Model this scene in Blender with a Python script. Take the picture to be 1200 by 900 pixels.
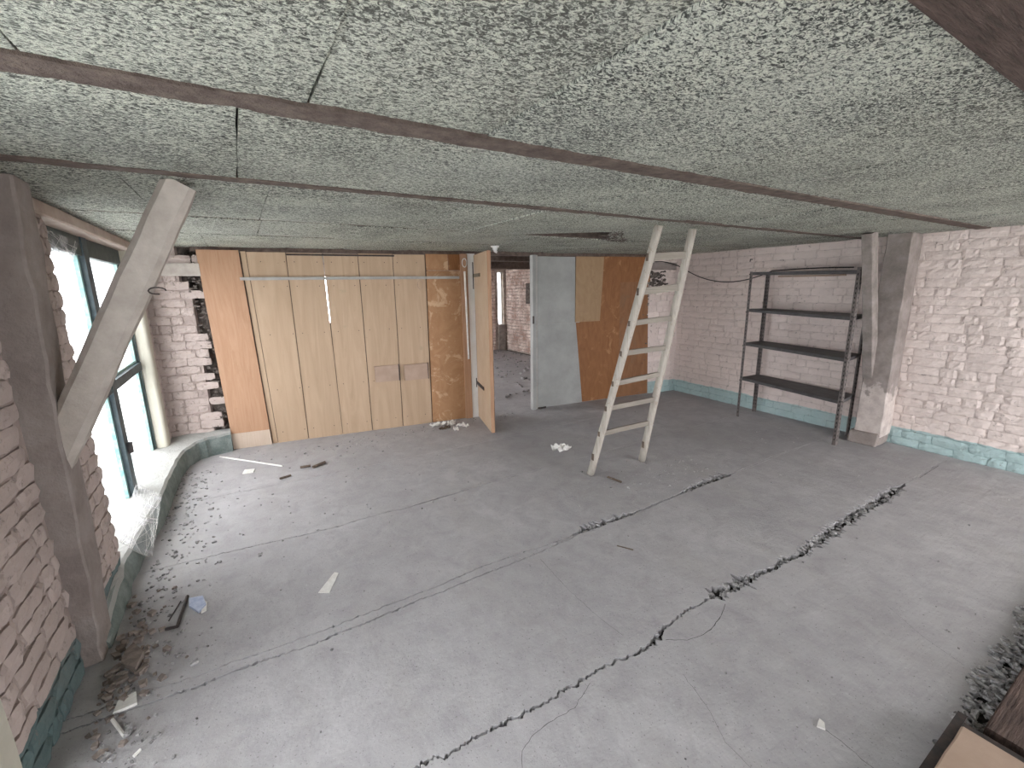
import bpy, bmesh, math, random
from mathutils import Vector, Matrix, noise
random.seed(7)
for o in list(bpy.data.objects): bpy.data.objects.remove(o)
SC = bpy.context.scene
COL = SC.collection
H = 2.09
EYE = Vector((0, 0, 1.65))

# ---------------------------------------------------------------- camera
yaw, pit, rol = (math.radians(a) for a in (31.17, -12.3, -0.92))
cy, sy, cp, sp, cr, sr = math.cos(yaw), math.sin(yaw), math.cos(pit), math.sin(pit), math.cos(rol), math.sin(rol)
fwd = Vector((sy*cp, cy*cp, sp)); rt0 = Vector((cy, -sy, 0)); up0 = rt0.cross(fwd)
rt = cr*rt0 + sr*up0; up = -sr*rt0 + cr*up0
cd = bpy.data.cameras.new('camera'); cam = bpy.data.objects.new('camera', cd); COL.objects.link(cam)
cd.sensor_width = 36; cd.lens = 36*518.1/1200; cd.clip_start = 0.02
M = Matrix((rt, up, -fwd)).transposed().to_4x4(); M.translation = EYE
cam.matrix_world = M
SC.camera = cam
def fl(px, py, z=0.0):                       # where the sight line of a photo pixel meets a level plane
    d = fwd + (px-600)/518.1*rt - (py-450)/518.1*up
    t = (z-EYE.z)/d.z
    return EYE + d*t

# ---------------------------------------------------------------- world, light, exposure
w = bpy.data.worlds.new('overcast'); SC.world = w; w.use_nodes = True
nt = w.node_tree; nt.nodes.clear()
tc = nt.nodes.new('ShaderNodeTexCoord'); sx = nt.nodes.new('ShaderNodeSeparateXYZ')
rp = nt.nodes.new('ShaderNodeValToRGB'); bg = nt.nodes.new('ShaderNodeBackground'); wo = nt.nodes.new('ShaderNodeOutputWorld')
rp.color_ramp.elements[0].position = 0.0; rp.color_ramp.elements[0].color = (0.94, 0.93, 0.97, 1)
rp.color_ramp.elements[1].position = 0.8; rp.color_ramp.elements[1].color = (1.0, 1.0, 0.98, 1)
nt.links.new(tc.outputs['Generated'], sx.inputs[0]); nt.links.new(sx.outputs[2], rp.inputs[0])
nt.links.new(rp.outputs[0], bg.inputs[0]); bg.inputs[1].default_value = 5.2
nt.links.new(bg.outputs[0], wo.inputs[0])
vs = SC.view_settings
vs.view_transform = 'Standard'; vs.look = 'None'; vs.gamma = 1; vs.use_curve_mapping = False
vs.exposure = 1.88
SC.cycles.max_bounces = 10; SC.cycles.diffuse_bounces = 8; SC.cycles.transparent_max_bounces = 12
def portal(loc, rot, sxx, syy):
    l = bpy.data.lights.new('daylight_portal', 'AREA'); l.shape = 'RECTANGLE'; l.size = sxx; l.size_y = syy
    l.cycles.is_portal = True
    o = bpy.data.objects.new('daylight_portal', l); COL.objects.link(o); o.location = loc; o.rotation_euler = rot
PI = math.pi
portal((-1.03, 4.15, 1.08), (0, -PI/2, 0), 1.95, 2.4)
portal((-1.03, 0.45, 1.08), (0, -PI/2, 0), 1.95, 2.3)
portal((3.95, -2.72, 1.1), (PI/2, 0, 0), 2.5, 1.9)
portal((1.9, 10.72, 1.15), (-PI/2, 0, 0), 1.6, 1.6)
portal((-1.03, 8.1, 1.2), (0, -PI/2, 0), 1.6, 2.6)

# ---------------------------------------------------------------- materials
class NB:
    def __init__(s, name, rough=0.85):
        s.m = bpy.data.materials.new(name); s.m.use_nodes = True
        s.t = s.m.node_tree; s.t.nodes.clear()
        s.o = s.t.nodes.new('ShaderNodeOutputMaterial'); s.b = s.t.nodes.new('ShaderNodeBsdfPrincipled')
        s.b.inputs['Roughness'].default_value = rough
        s.b.inputs['Specular IOR Level'].default_value = 0.25
        s.t.links.new(s.b.outputs[0], s.o.inputs[0])
        s.pos = s.t.nodes.new('ShaderNodeNewGeometry').outputs['Position']
        s.obj = s.t.nodes.new('ShaderNodeTexCoord').outputs['Object']
    def L(s, a, b): s.t.links.new(a, b)
    def mapv(s, v, sc=(1, 1, 1), rot=(0, 0, 0), loc=(0, 0, 0)):
        n = s.t.nodes.new('ShaderNodeMapping'); s.L(v, n.inputs[0]); n.inputs['Scale'].default_value = sc
        n.inputs['Rotation'].default_value = rot; n.inputs['Location'].default_value = loc
        return n.outputs[0]
    def noise(s, sc, det=4, rough=.6, v=None, dist=0):
        n = s.t.nodes.new('ShaderNodeTexNoise'); s.L(v or s.pos, n.inputs['Vector'])
        n.inputs['Scale'].default_value = sc; n.inputs['Detail'].default_value = det
        n.inputs['Roughness'].default_value = rough; n.inputs['Distortion'].default_value = dist
        return n.outputs[0]
    def voro(s, sc, v=None, feat='F1'):
        n = s.t.nodes.new('ShaderNodeTexVoronoi'); s.L(v or s.pos, n.inputs['Vector']); n.feature = feat
        n.inputs['Scale'].default_value = sc
        return n.outputs[0]
    def ramp(s, f, stops):
        n = s.t.nodes.new('ShaderNodeValToRGB'); e = n.color_ramp.elements
        while len(e) < len(stops): e.new(.5)
        for i, (p, c) in enumerate(stops):
            e[i].position = p; e[i].color = (c, c, c, 1) if not isinstance(c, tuple) else (*c, 1)
        s.L(f, n.inputs[0]); return n.outputs[0]
    def mix(s, f, a, b, mode='MIX'):
        n = s.t.nodes.new('ShaderNodeMix'); n.data_type = 'RGBA'; n.blend_type = mode
        for i, x in ((0, f), (6, a), (7, b)):
            if isinstance(x, (int, float)): n.inputs[i].default_value = x if i == 0 else (x, x, x, 1)
            elif isinstance(x, tuple): n.inputs[i].default_value = (*x, 1)
            else: s.L(x, n.inputs[i])
        return n.outputs[2]
    def math(s, op, a, b=0.0):
        n = s.t.nodes.new('ShaderNodeMath'); n.operation = op
        for i, x in enumerate((a, b)):
            if isinstance(x, (int, float)): n.inputs[i].default_value = x
            else: s.L(x, n.inputs[i])
        return n.outputs[0]
    def z(s):
        n = s.t.nodes.new('ShaderNodeSeparateXYZ'); s.L(s.pos, n.inputs[0]); return n.outputs[2]
    def rnd(s): return s.t.nodes.new('ShaderNodeObjectInfo').outputs['Random']
    def color(s, c):
        if isinstance(c, tuple): s.b.inputs['Base Color'].default_value = (*c, 1)
        else: s.L(c, s.b.inputs['Base Color'])
        return s
    def bump(s, h, strength=.5, dist=.01, prev=None):
        n = s.t.nodes.new('ShaderNodeBump'); n.inputs['Strength'].default_value = strength
        n.inputs['Distance'].default_value = dist; s.L(h, n.inputs['Height'])
        if prev is not None: s.L(prev, n.inputs['Normal'])
        s.L(n.outputs[0], s.b.inputs['Normal']); return n.outputs[0]

def m_paintbrick(name, base, dado, dz, dirt=(.20, .17, .15), dirtpos=.60):
    n = NB(name, .8)
    a = n.noise(3.0, 5); c = n.mix(n.ramp(a, [(.3, 0.), (.75, 1.)]), base, tuple(x*.88 for x in base))
    c = n.mix(n.math('MULTIPLY', n.rnd(), .25), c, tuple(x*.7 for x in base))
    n.zc = n.math('ADD', n.z(), n.math('MULTIPLY', n.noise(7, 3), .05))
    if dado: c = n.mix(n.math('GREATER_THAN', dz+.025, n.zc), c, n.mix(n.noise(14, 4), dado, tuple(x*.75 for x in dado)))
    d = n.ramp(n.noise(22, 6, .75), [(dirtpos, 0.), (dirtpos+.10, .8)])
    c = n.mix(d, c, dirt)
    c = n.mix(n.ramp(n.noise(1.1, 3), [(.5, 0.), (.8, .35)]), c, tuple(x*.6 for x in base))
    n.color(c)
    b = n.bump(n.noise(45, 6, .7), .5, .008); n.bump(n.noise(9, 4), .5, .03, b)
    return n.m
PINK = m_paintbrick('pink_limewashed_brick', (.77, .67, .625), (.45, .59, .59), .185)  # lighter copy: tone raised to brighten the right wall
PINKL = m_paintbrick('backlit_pink_limewashed_brick', (.48, .40, .365), (.12, .175, .175), .20, dirtpos=.57)  # darker copy of the pink brick: left wall's backlit shade in its colour
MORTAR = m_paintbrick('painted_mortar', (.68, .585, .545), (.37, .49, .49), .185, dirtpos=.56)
MORTARL = m_paintbrick('backlit_painted_mortar', (.38, .31, .28), (.10, .15, .15), .20, dirtpos=.54)  # mortar toned down likewise to carry the backlit shade
def m_simple(name, c, c2=None, sc=8, rough=.8, bs=.3, bd=.004, bsc=40, spec=None, metal=0):
    n = NB(name, rough)
    if c2: n.color(n.mix(n.ramp(n.noise(sc, 5, .65), [(.35, 0.), (.68, 1.)]), c, c2))
    else: n.color(c)
    n.bump(n.noise(bsc, 5, .65), bs, bd); n.b.inputs['Metallic'].default_value = metal
    if spec is not None: n.b.inputs['Specular IOR Level'].default_value = spec
    return n.m
RAWBRICK = m_simple('old_raw_brick', (.42, .28, .23), (.88, .78, .72), 4, .9, .6, .012, 30)
RAWMORTAR = m_simple('old_raw_mortar', (.28, .23, .20), (.52, .45, .40), 12, .9, .7, .012, 35)
DARKRUBVOID = m_simple('dark_rubble_and_void', (.06, .05, .045), (.20, .17, .15), 18, .9, .6, .01, 40)  # rubble tone, also painting the shaded voids behind broken wall edges
n = NB('dusty_grey_screed', .75)
c = n.mix(n.ramp(n.noise(.9, 6, .62), [(.3, 0.), (.7, 1.)]), (.35, .341, .349), (.46, .45, .459))
c = n.mix(n.ramp(n.noise(6, 7, .7, dist=.6), [(.42, 0.), (.72, .75)]), c, (.295, .282, .292))
c = n.mix(n.ramp(n.noise(70, 3, .6), [(.62, 0.), (.72, .35)]), c, (.58, .58, .58))
c = n.mix(n.ramp(n.noise(95, 2, .5), [(.66, 0.), (.70, .7)]), c, (.16, .15, .145))
c = n.mix(n.ramp(n.noise(2.2, 5, .7, v=n.mapv(n.pos, (1, .35, 1), (0, 0, .5))), [(.5, 0.), (.75, .5)]), c, (.36, .345, .33))
n.color(c); b = n.bump(n.noise(60, 6, .7), .35, .006); b = n.bump(n.noise(7, 5, .6), .35, .02, b)
n.bump(n.noise(16, 4, .6, v=n.mapv(n.pos, (.25, 2.2, 1), (0, 0, .9))), .16, .012, b)
FLOORM = n.m
n = NB('wood_wool_ceiling_board', .95)
va = n.mapv(n.pos, (1, 1.5, 1), (0, 0, .35))
f1 = n.noise(80, 3, .6, v=va, dist=1.2); f2 = n.noise(190, 3, .6, v=va, dist=.8)
blot = n.ramp(n.noise(2.2, 5, .7), [(.3, .0), (.75, .10)])
ff = n.math('SUBTRACT', f1, blot)
c = n.ramp(ff, [(.36, (.045, .05, .045)), (.425, (.22, .23, .21)), (.49, (.56, .58, .50)), (.68, (.74, .765, .66))])
c = n.mix(n.ramp(f2, [(.34, .75), (.44, 0.)]), c, (.06, .065, .06))
c = n.mix(n.ramp(n.noise(34, 3, .6, v=va), [(.30, .8), (.36, 0.)]), c, (.05, .055, .05))
c = n.mix(n.math('MULTIPLY', n.rnd(), .20), c, (.36, .35, .29))
c = n.mix(n.ramp(n.noise(.8, 4), [(.45, 0.), (.75, .3)]), c, (.36, .37, .355))
n.color(c); b = n.bump(f1, .8, .012); n.bump(f2, .5, .004, b)
CEILM = n.m
BROWNBEAM = m_simple('rotten_brown_beam', (.095, .072, .062), (.18, .14, .12), 20, .9, .8, .012, 60)
n = NB('rotten_brown_board', .9)
g = n.noise(12, 5, .7, v=n.mapv(n.pos, (.6, 6, 1), (0, 0, .25)))
n.color(n.ramp(g, [(.3, (.045, .03, .026)), (.65, (.13, .09, .075))])); n.bump(g, .8, .02)
BROWNBOARD = n.m
CONCRETE = m_simple('dusty_cast_concrete', (.36, .32, .285), (.48, .435, .39), 9, .85, .45, .006, 50)
CONCRETEL = m_simple('shaded_brownish_concrete', (.22, .185, .17), (.31, .27, .25), 6, .85, .7, .012, 34)  # left pillar's backlit shade is put into this dark tone
GREYPOST = m_simple('grey_brown_plastered_post', (.20, .175, .16), (.33, .29, .27), 9, .85, .5, .008, 35)
n = NB('two_tone_post', .85)
c1 = n.mix(n.ramp(n.noise(9, 5), [(.35, 0.), (.7, 1.)]), (.21, .18, .165), (.32, .28, .26))
c2 = n.mix(n.ramp(n.noise(12, 5), [(.35, 0.), (.7, 1.)]), (.42, .36, .335), (.60, .54, .50))
n.color(n.mix(n.ramp(n.math('ADD', n.z(), n.math('MULTIPLY', n.noise(6, 4), .8)), [(.0, 1.), (.95, 1.), (1., 0.)]), c1, c2))
n.bump(n.noise(35, 5, .7), .6, .01); POSTM = n.m
LINTEL = m_simple('brownish_lintel', (.36, .29, .25), (.47, .39, .34), 7, .85, .4, .006, 40)
PLASTER = m_simple('cream_plaster_reveal', (.52, .50, .42), (.44, .42, .35), 5, .8, .3, .006, 20)
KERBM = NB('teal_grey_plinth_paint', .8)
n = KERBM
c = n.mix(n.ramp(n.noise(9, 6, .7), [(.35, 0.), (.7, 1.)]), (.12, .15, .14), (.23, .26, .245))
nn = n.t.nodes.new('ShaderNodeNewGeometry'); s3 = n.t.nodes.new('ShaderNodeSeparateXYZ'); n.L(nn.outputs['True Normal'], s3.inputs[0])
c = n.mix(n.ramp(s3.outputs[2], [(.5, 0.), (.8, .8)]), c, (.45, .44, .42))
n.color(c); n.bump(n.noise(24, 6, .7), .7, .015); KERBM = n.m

def m_wood(name, a, b2, c3=None, grain=(14, 14, 1.1), dist=2.5, stain=None, stainpos=.58, rough=.6):
    n = NB(name, rough); v = n.mapv(n.obj, grain)
    g = n.noise(1.3, 6, .6, v=v, dist=dist)
    c = n.mix(n.ramp(g, [(.3, 0.), (.7, 1.)]), a, b2)
    c = n.mix(n.math('MULTIPLY', n.rnd(), .3), c, tuple(x*.82 for x in a))
    if stain: c = n.mix(n.ramp(n.noise(5, 6, .7, dist=.8), [(stainpos, 0.), (stainpos+.07, .8)]), c, stain)
    sc = n.ramp(n.noise(55, 4, .7), [(.66, 0.), (.74, .5)]); c = n.mix(sc, c, (.15, .10, .07))
    n.color(c); n.bump(n.noise(30, 5, .6), .15, .003); return n.m
PLY = m_wood('orange_plywood', (.37, .21, .125), (.47, .29, .185))
PALEPLY = m_wood('pale_plywood_patch', (.47, .37, .29), (.54, .44, .36))
BEIGE = m_wood('beige_hardboard', (.40, .285, .19), (.49, .36, .25), grain=(7, 7, .6), stain=(.40, .31, .21), stainpos=.62)
OSB = m_wood('stained_orange_chipboard', (.33, .175, .085), (.43, .25, .135), grain=(4, 4, 3), stain=(.56, .39, .25), stainpos=.55)
DKORANGE = m_wood('shaded_orange_plywood', (.20, .085, .032), (.27, .125, .052), grain=(6, 6, 2), stain=(.36, .19, .09), stainpos=.60)  # tone lowered: weak light on these boards put into the colour
DKORANGE2 = m_wood('brown_plywood', (.19, .09, .042), (.25, .125, .062), grain=(6, 6, 2), stain=(.2, .11, .06), stainpos=.56)
MIDBROWN = m_wood('mid_brown_plywood', (.28, .18, .10), (.34, .23, .135), grain=(5, 5, 2), stain=(.27, .17, .10))
GREYPANEL = m_simple('grey_painted_sheet', (.26, .265, .255), (.35, .355, .345), 2.5, .7, .2, .004, 30)
BROWNBOXM = m_simple('brown_offcut_board', (.36, .26, .20), (.43, .32, .25), 6, .7, .2, .004, 40)
WHITEP = m_simple('white_gloss_paint', (.80, .80, .78), (.72, .71, .69), 6, .45, .1, .002, 20)
CREAM = m_simple('cream_door_face', (.46, .335, .23), (.52, .40, .29), 4, .6, .1, .002, 30)
GREYMETAL = m_simple('grey_galvanised_rail', (.30, .29, .27), (.38, .37, .35), 10, .5, .1, .002, 40)
BLACKIRON = m_simple('black_iron', (.03, .03, .03), (.07, .05, .045), 30, .5, .2, .002, 60)
BRASS = m_simple('brown_latch_plate', (.12, .10, .07), (.2, .17, .12), 30, .5, .2, .002, 60)
RUSTSTEEL = m_simple('dark_rusty_shelf_steel', (.10, .085, .08), (.19, .165, .155), 22, .6, .3, .002, 70, spec=.4)
SHELFTOP = m_simple('dark_grey_shelf_tray', (.05, .047, .048), (.09, .086, .086), 12, .55, .2, .002, 50, spec=.4)
HOLEM = m_simple('black_punched_hole', (.01, .01, .01))
n = NB('whitewashed_ladder_wood', .8)
g = n.noise(3, 6, .6, v=n.mapv(n.obj, (14, 14, 1.2)), dist=1)
c = n.mix(n.ramp(g, [(.35, 0.), (.65, 1.)]), (.33, .30, .26), (.46, .425, .375))
n.color(n.mix(n.ramp(n.noise(18, 5, .7), [(.58, 0.), (.66, .8)]), c, (.30, .25, .20))); n.bump(g, .3, .004); LADDERM = n.m
RUNGM = m_wood('grey_weathered_rung', (.22, .195, .165), (.31, .28, .24), grain=(1.2, 14, 14), stain=(.25, .2, .16))
GREENF = m_simple('dark_green_frame_paint', (.035, .052, .050), (.07, .085, .08), 14, .55, .3, .003, 50)
FRAMEBL = m_simple('dark_blue_green_frame_paint', (.045, .065, .075), (.09, .12, .13), 16, .5, .3, .003, 60)
FRAMELT = m_simple('flaking_turquoise_paint', (.16, .33, .34), (.40, .47, .42), 26, .6, .3, .003, 60)
CABLEM = m_simple('black_cable_sheath', (.02, .02, .02))
PAPER = m_simple('crumpled_white_paper', (.76, .75, .72), (.60, .58, .55), 30, .8, .2, .002, 60)
STONE = m_simple('screed_rubble', (.09, .086, .086), (.50, .49, .49), 40, .9, .4, .004, 90)
DIRT = m_simple('brown_rubble', (.17, .14, .125), (.34, .29, .26), 25, .9, .4, .004, 80)
CRACKM = m_simple('dark_crack_fill', (.03, .028, .027), (.085, .08, .077), 60, .95)  # near-black tone under the slabs and in the hairline ribbons
SPLINT = m_simple('dark_wood_splinter', (.09, .07, .055), (.17, .13, .10), 30)
BLUEBIT = m_simple('pale_blue_plastic', (.32, .38, .55), (.55, .60, .72), 30, .4)
FACADE = m_simple('pale_facade_paint', (.82, .82, .80), (.74, .75, .76), 2, .8, .2, .01, 10)
GROUND = m_simple('pale_yard_ground', (.62, .62, .60), (.52, .52, .50), .6, .9)
def glass():
    m = bpy.data.materials.new('dusty_window_glass'); m.use_nodes = True; t = m.node_tree; t.nodes.clear()
    o = t.nodes.new('ShaderNodeOutputMaterial'); mx = t.nodes.new('ShaderNodeMixShader'); tr = t.nodes.new('ShaderNodeBsdfTransparent')
    g = t.nodes.new('ShaderNodeBsdfGlossy'); g.inputs['Roughness'].default_value = .05
    mx2 = t.nodes.new('ShaderNodeMixShader'); tl = t.nodes.new('ShaderNodeBsdfTranslucent')
    tr.inputs[0].default_value = (.74, .74, .75, 1); tl.inputs[0].default_value = (.75, .80, .82, 1)
    mx.inputs[0].default_value = .05; mx2.inputs[0].default_value = .22
    t.links.new(tr.outputs[0], mx2.inputs[1]); t.links.new(tl.outputs[0], mx2.inputs[2])
    t.links.new(mx2.outputs[0], mx.inputs[1]); t.links.new(g.outputs[0], mx.inputs[2]); t.links.new(mx.outputs[0], o.inputs[0])
    return m
GLASS = glass()
def webmat():
    m = bpy.data.materials.new('cobweb_veil'); m.use_nodes = True; t = m.node_tree; t.nodes.clear()
    o = t.nodes.new('ShaderNodeOutputMaterial'); mx = t.nodes.new('ShaderNodeMixShader'); tr = t.nodes.new('ShaderNodeBsdfTransparent')
    mx2 = t.nodes.new('ShaderNodeMixShader'); mx2.inputs[0].default_value = .5
    d = t.nodes.new('ShaderNodeBsdfDiffuse'); d.inputs[0].default_value = (.9, .9, .92, 1)
    tl = t.nodes.new('ShaderNodeBsdfTranslucent'); tl.inputs[0].default_value = (.9, .9, .92, 1)
    tc = t.nodes.new('ShaderNodeTexCoord'); nz = t.nodes.new('ShaderNodeTexNoise'); nz.inputs['Scale'].default_value = 9; nz.inputs['Detail'].default_value = 6
    r = t.nodes.new('ShaderNodeValToRGB'); r.color_ramp.elements[0].position = .3; r.color_ramp.elements[0].color = (0.02,)*3+(1,)
    r.color_ramp.elements[1].position = .8; r.color_ramp.elements[1].color = (.55,)*3+(1,)
    t.links.new(tc.outputs['Object'], nz.inputs[0]); t.links.new(nz.outputs[0], r.inputs[0]); t.links.new(r.outputs[0], mx.inputs[0])
    t.links.new(d.outputs[0], mx2.inputs[1]); t.links.new(tl.outputs[0], mx2.inputs[2])
    t.links.new(tr.outputs[0], mx.inputs[1]); t.links.new(mx2.outputs[0], mx.inputs[2]); t.links.new(mx.outputs[0], o.inputs[0])
    return m
WEB = webmat()

# ---------------------------------------------------------------- mesh helpers
def mesh(name, vs_, fs, smooth=False):
    me = bpy.data.meshes.new(name); me.from_pydata([tuple(v) for v in vs_], [], fs); me.update()
    if smooth: me.polygons.foreach_set('use_smooth', [True]*len(me.polygons))
    return me
def link(name, me, mat, parent=None, loc=(0, 0, 0), rot=(0, 0, 0), scale=(1, 1, 1), **props):
    o = bpy.data.objects.new(name, me); COL.objects.link(o)
    if mat is not None and me is not None and not me.materials: me.materials.append(mat)
    o.location = loc; o.rotation_euler = rot; o.scale = scale
    if parent: o.parent = parent
    for k, v in props.items(): o[k] = v
    return o
def empty(name, loc=(0, 0, 0), rot=(0, 0, 0), parent=None, **props):
    o = bpy.data.objects.new(name, None); COL.objects.link(o); o.location = loc; o.rotation_euler = rot
    o.empty_display_size = .1
    if parent: o.parent = parent
    for k, v in props.items(): o[k] = v
    return o
def box_vf(a, b):
    x0, y0, z0 = a; x1, y1, z1 = b
    v = [(x0,y0,z0),(x1,y0,z0),(x1,y1,z0),(x0,y1,z0),(x0,y0,z1),(x1,y0,z1),(x1,y1,z1),(x0,y1,z1)]
    f = [(0,3,2,1),(4,5,6,7),(0,1,5,4),(1,2,6,5),(2,3,7,6),(3,0,4,7)]
    return v, f
def bevbox(name, a, b, bev=.003, jit=0, cuts=0, seg=1):
    bm = bmesh.new(); v, f = box_vf(a, b)
    vv = [bm.verts.new(p) for p in v]
    for q in f: bm.faces.new([vv[i] for i in q])
    if cuts:
        ln = [b[i]-a[i] for i in range(3)]; ax = ln.index(max(ln))
        es = [e for e in bm.edges if abs((e.verts[0].co-e.verts[1].co)[ax]) > 1e-6]
        bmesh.ops.subdivide_edges(bm, edges=es, cuts=cuts)
    if bev:
        ed = [e for e in bm.edges if len(e.link_faces) == 2 and e.calc_face_angle(0) > .5]
        bmesh.ops.bevel(bm, geom=ed, offset=bev, segments=seg, affect='EDGES')
    if jit:
        for q in bm.verts:
            s_ = q.co*9; q.co += Vector((noise.noise(s_), noise.noise(s_+Vector((9, 1, 3))), noise.noise(s_+Vector((2, 8, 5)))))*jit
    me = bpy.data.meshes.new(name); bm.to_mesh(me); bm.free(); return me
class Acc:                                   # joins many small solids into one mesh
    def __init__(s): s.v = []; s.f = []
    def add(s, v, f, mtx=None):
        o = len(s.v); s.v += [tuple(mtx @ Vector(p)) if mtx else tuple(p) for p in v]; s.f += [tuple(i+o for i in q) for q in f]
    def box(s, a, b, mtx=None): s.add(*box_vf(a, b), mtx)
    def mesh(s, name): return mesh(name, s.v, s.f)
def tube(pts, r, n=8, closed_caps=True):
    pts = [Vector(p) for p in pts]; v = []; f = []
    nrm = None
    for i, p in enumerate(pts):
        t = (pts[min(i+1, len(pts)-1)]-pts[max(i-1, 0)]).normalized()
        if nrm is None: nrm = t.orthogonal().normalized()
        nrm = (nrm - t*nrm.dot(t)).normalized(); bn = t.cross(nrm)
        rr = r[i] if isinstance(r, (list, tuple)) else r
        for k in range(n):
            a = 2*PI*k/n; v.append(tuple(p+(nrm*math.cos(a)+bn*math.sin(a))*rr))
    for i in range(len(pts)-1):
        for k in range(n):
            f.append((i*n+k, i*n+(k+1) % n, (i+1)*n+(k+1) % n, (i+1)*n+k))
    if closed_caps: f.append(tuple(range(n))[::-1]); f.append(tuple((len(pts)-1)*n+k for k in range(n)))
    return v, f
def beam(p0, p1, side, w0, d0, w1=None, d1=None, ch=.18, segs=6, jit=.004):
    """squared timber/concrete member with chamfered corners from p0 to p1; side = direction of its width"""
    p0 = Vector(p0); p1 = Vector(p1); t = (p1-p0).normalized(); s_ = Vector(side); s_ = (s_-t*s_.dot(t)).normalized(); q = t.cross(s_)
    w1 = w1 or w0; d1 = d1 or d0; v = []; f = []
    for i in range(segs+1):
        k = i/segs; c_ = p0.lerp(p1, k); hw = (w0+(w1-w0)*k)/2; hd = (d0+(d1-d0)*k)/2; cx = ch*min(hw, hd)
        for (a, b) in ((hw-cx, hd), (hw, hd-cx), (hw, -hd+cx), (hw-cx, -hd), (-hw+cx, -hd), (-hw, -hd+cx), (-hw, hd-cx), (-hw+cx, hd)):
            p = c_+s_*a+q*b
            p += Vector((noise.noise(p*7), noise.noise(p*7+Vector((5, 5, 5))), 0))*jit
            v.append(tuple(p))
    for i in range(segs):
        for k in range(8): f.append((i*8+k, i*8+(k+1) % 8, (i+1)*8+(k+1) % 8, (i+1)*8+k))
    f.append(tuple(range(8))[::-1]); f.append(tuple(segs*8+k for k in range(8)))
    return v, f
def rock_vf(sx_, sy_, sz_, rng):
    v = []
    for (x, y, z) in ((-1,-1,-1),(1,-1,-1),(1,1,-1),(-1,1,-1),(-1,-1,1),(1,-1,1),(1,1,1),(-1,1,1)):
        v.append((x*sx_*rng.uniform(.5, 1), y*sy_*rng.uniform(.5, 1), z*sz_*rng.uniform(.5, 1)))
    return v, [(0,3,2,1),(4,5,6,7),(0,1,5,4),(1,2,6,5),(2,3,7,6),(3,0,4,7)]

# ---------------------------------------------------------------- bricks
def brick_variants(k, depth, rough):
    out = []
    for i in range(k):
        rng = random.Random(i*13+5); nx, nz = 5, 3; v = []; f = []
        for a in range(nx+1):
            for b in range(nz+1):
                x = a/nx-.5; z = b/nz-.5
                edge = (a in (0, nx)) + (b in (0, nz))
                y = -depth*(1.0 if not edge else (.60 if edge == 1 else .2)) + rng.uniform(-1, 1)*rough
                q_ = .12 if edge == 2 else .055
                v.append((x*(1-.04*(edge == 2))+rng.uniform(-.018, .018), y, z*(1-.12*(edge == 2))+rng.uniform(-q_, q_)))
        m0 = len(v)
        ring = [(a, 0) for a in range(nx+1)] + [(nx, b) for b in range(1, nz+1)] + [(a, nz) for a in range(nx-1, -1, -1)] + [(0, b) for b in range(nz-1, 0, -1)]
        idx = lambda a, b: a*(nz+1)+b
        for a in range(nx):
            for b in range(nz): f.append((idx(a, b), idx(a+1, b), idx(a+1, b+1), idx(a, b+1)))
        for (a, b) in ring: p = v[idx(a, b)]; v.append((p[0]*1.0, .02, p[2]*1.0))
        for j in range(len(ring)):
            j2 = (j+1) % len(ring); f.append((idx(*ring[j2]), idx(*ring[j]), m0+j, m0+j2))
        f.append(tuple(m0+j for j in range(len(ring))))
        out.append((v, f))
    return out
BV = brick_variants(16, .0105, .0028)
BV2 = brick_variants(6, .018, .006)
def brick_wall(parent, origin, u, length, z0, z1, mat, cname='brick', variants=BV, course=.083, keep=None, limit=300, vis=None, joint=.010, seed=1, wmul=1.0, zjit=.0):
    """courses of bricks standing proud of a wall face: u = horizontal direction, outward normal = u rotated -90 deg"""
    rng = random.Random(seed); u = Vector((*u, 0)).normalized(); ang = math.atan2(u.y, u.x); org = Vector((*origin, 0))
    meshes = []
    spots = []
    nc = int(round((z1-z0)/course)); ch = (z1-z0)/nc
    for r in range(nc):
        s_ = 0 if r % 2 == 0 else -.12*wmul
        s_ -= rng.uniform(0, .05)
        while s_ < length:
            L_ = (.245 if rng.random() < .72 else .125)*wmul*rng.uniform(.93, 1.07)
            a = max(s_, 0); b = min(s_+L_, length); s_ += L_
            if b-a < .04: continue
            zc = z0+(r+.5)*ch
            c0 = (a+b)/2
            if keep and not keep(c0, zc, a, b): continue
            jx = joint*rng.uniform(.3, 1.5); jz = joint*rng.uniform(.2, 1.3)
            spots.append((c0, zc, b-a-jx, ch-jz, rng.randrange(len(variants)), rng.uniform(-.022, .022), rng.uniform(-zjit-.003, zjit+.003)))
    def P_(s): return org+u*s[0]+Vector((0, 0, s[1]))
    if vis: cand = [s for s in spots if vis(P_(s))]
    else: cand = spots[:]
    cand.sort(key=lambda s: (P_(s)-EYE).length)
    ind = set(map(id, cand[:limit]))
    for v, f in variants:
        meshes.append(mesh(cname, v, f)); meshes[-1].materials.append(mat)
    acc = Acc(); cnt = 0
    for s in spots:
        m4 = Matrix.Translation(P_(s)+Vector((0, 0, s[6]))) @ Matrix.Rotation(ang, 4, 'Z') @ Matrix.Rotation(s[5], 4, 'Y') @ Matrix.Diagonal((s[2], 1, s[3], 1))
        if id(s) in ind:
            o = bpy.data.objects.new(cname, meshes[s[4]]); COL.objects.link(o); o.parent = parent
            o.matrix_local = parent.matrix_world.inverted() @ m4 if parent.type == 'EMPTY' else m4
            cnt += 1
        else: acc.add(*variants[s[4]], m4)
    if acc.v: link('far_bricks', acc.mesh('far_bricks'), mat, parent, kind='stuff')
    return cnt

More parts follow.
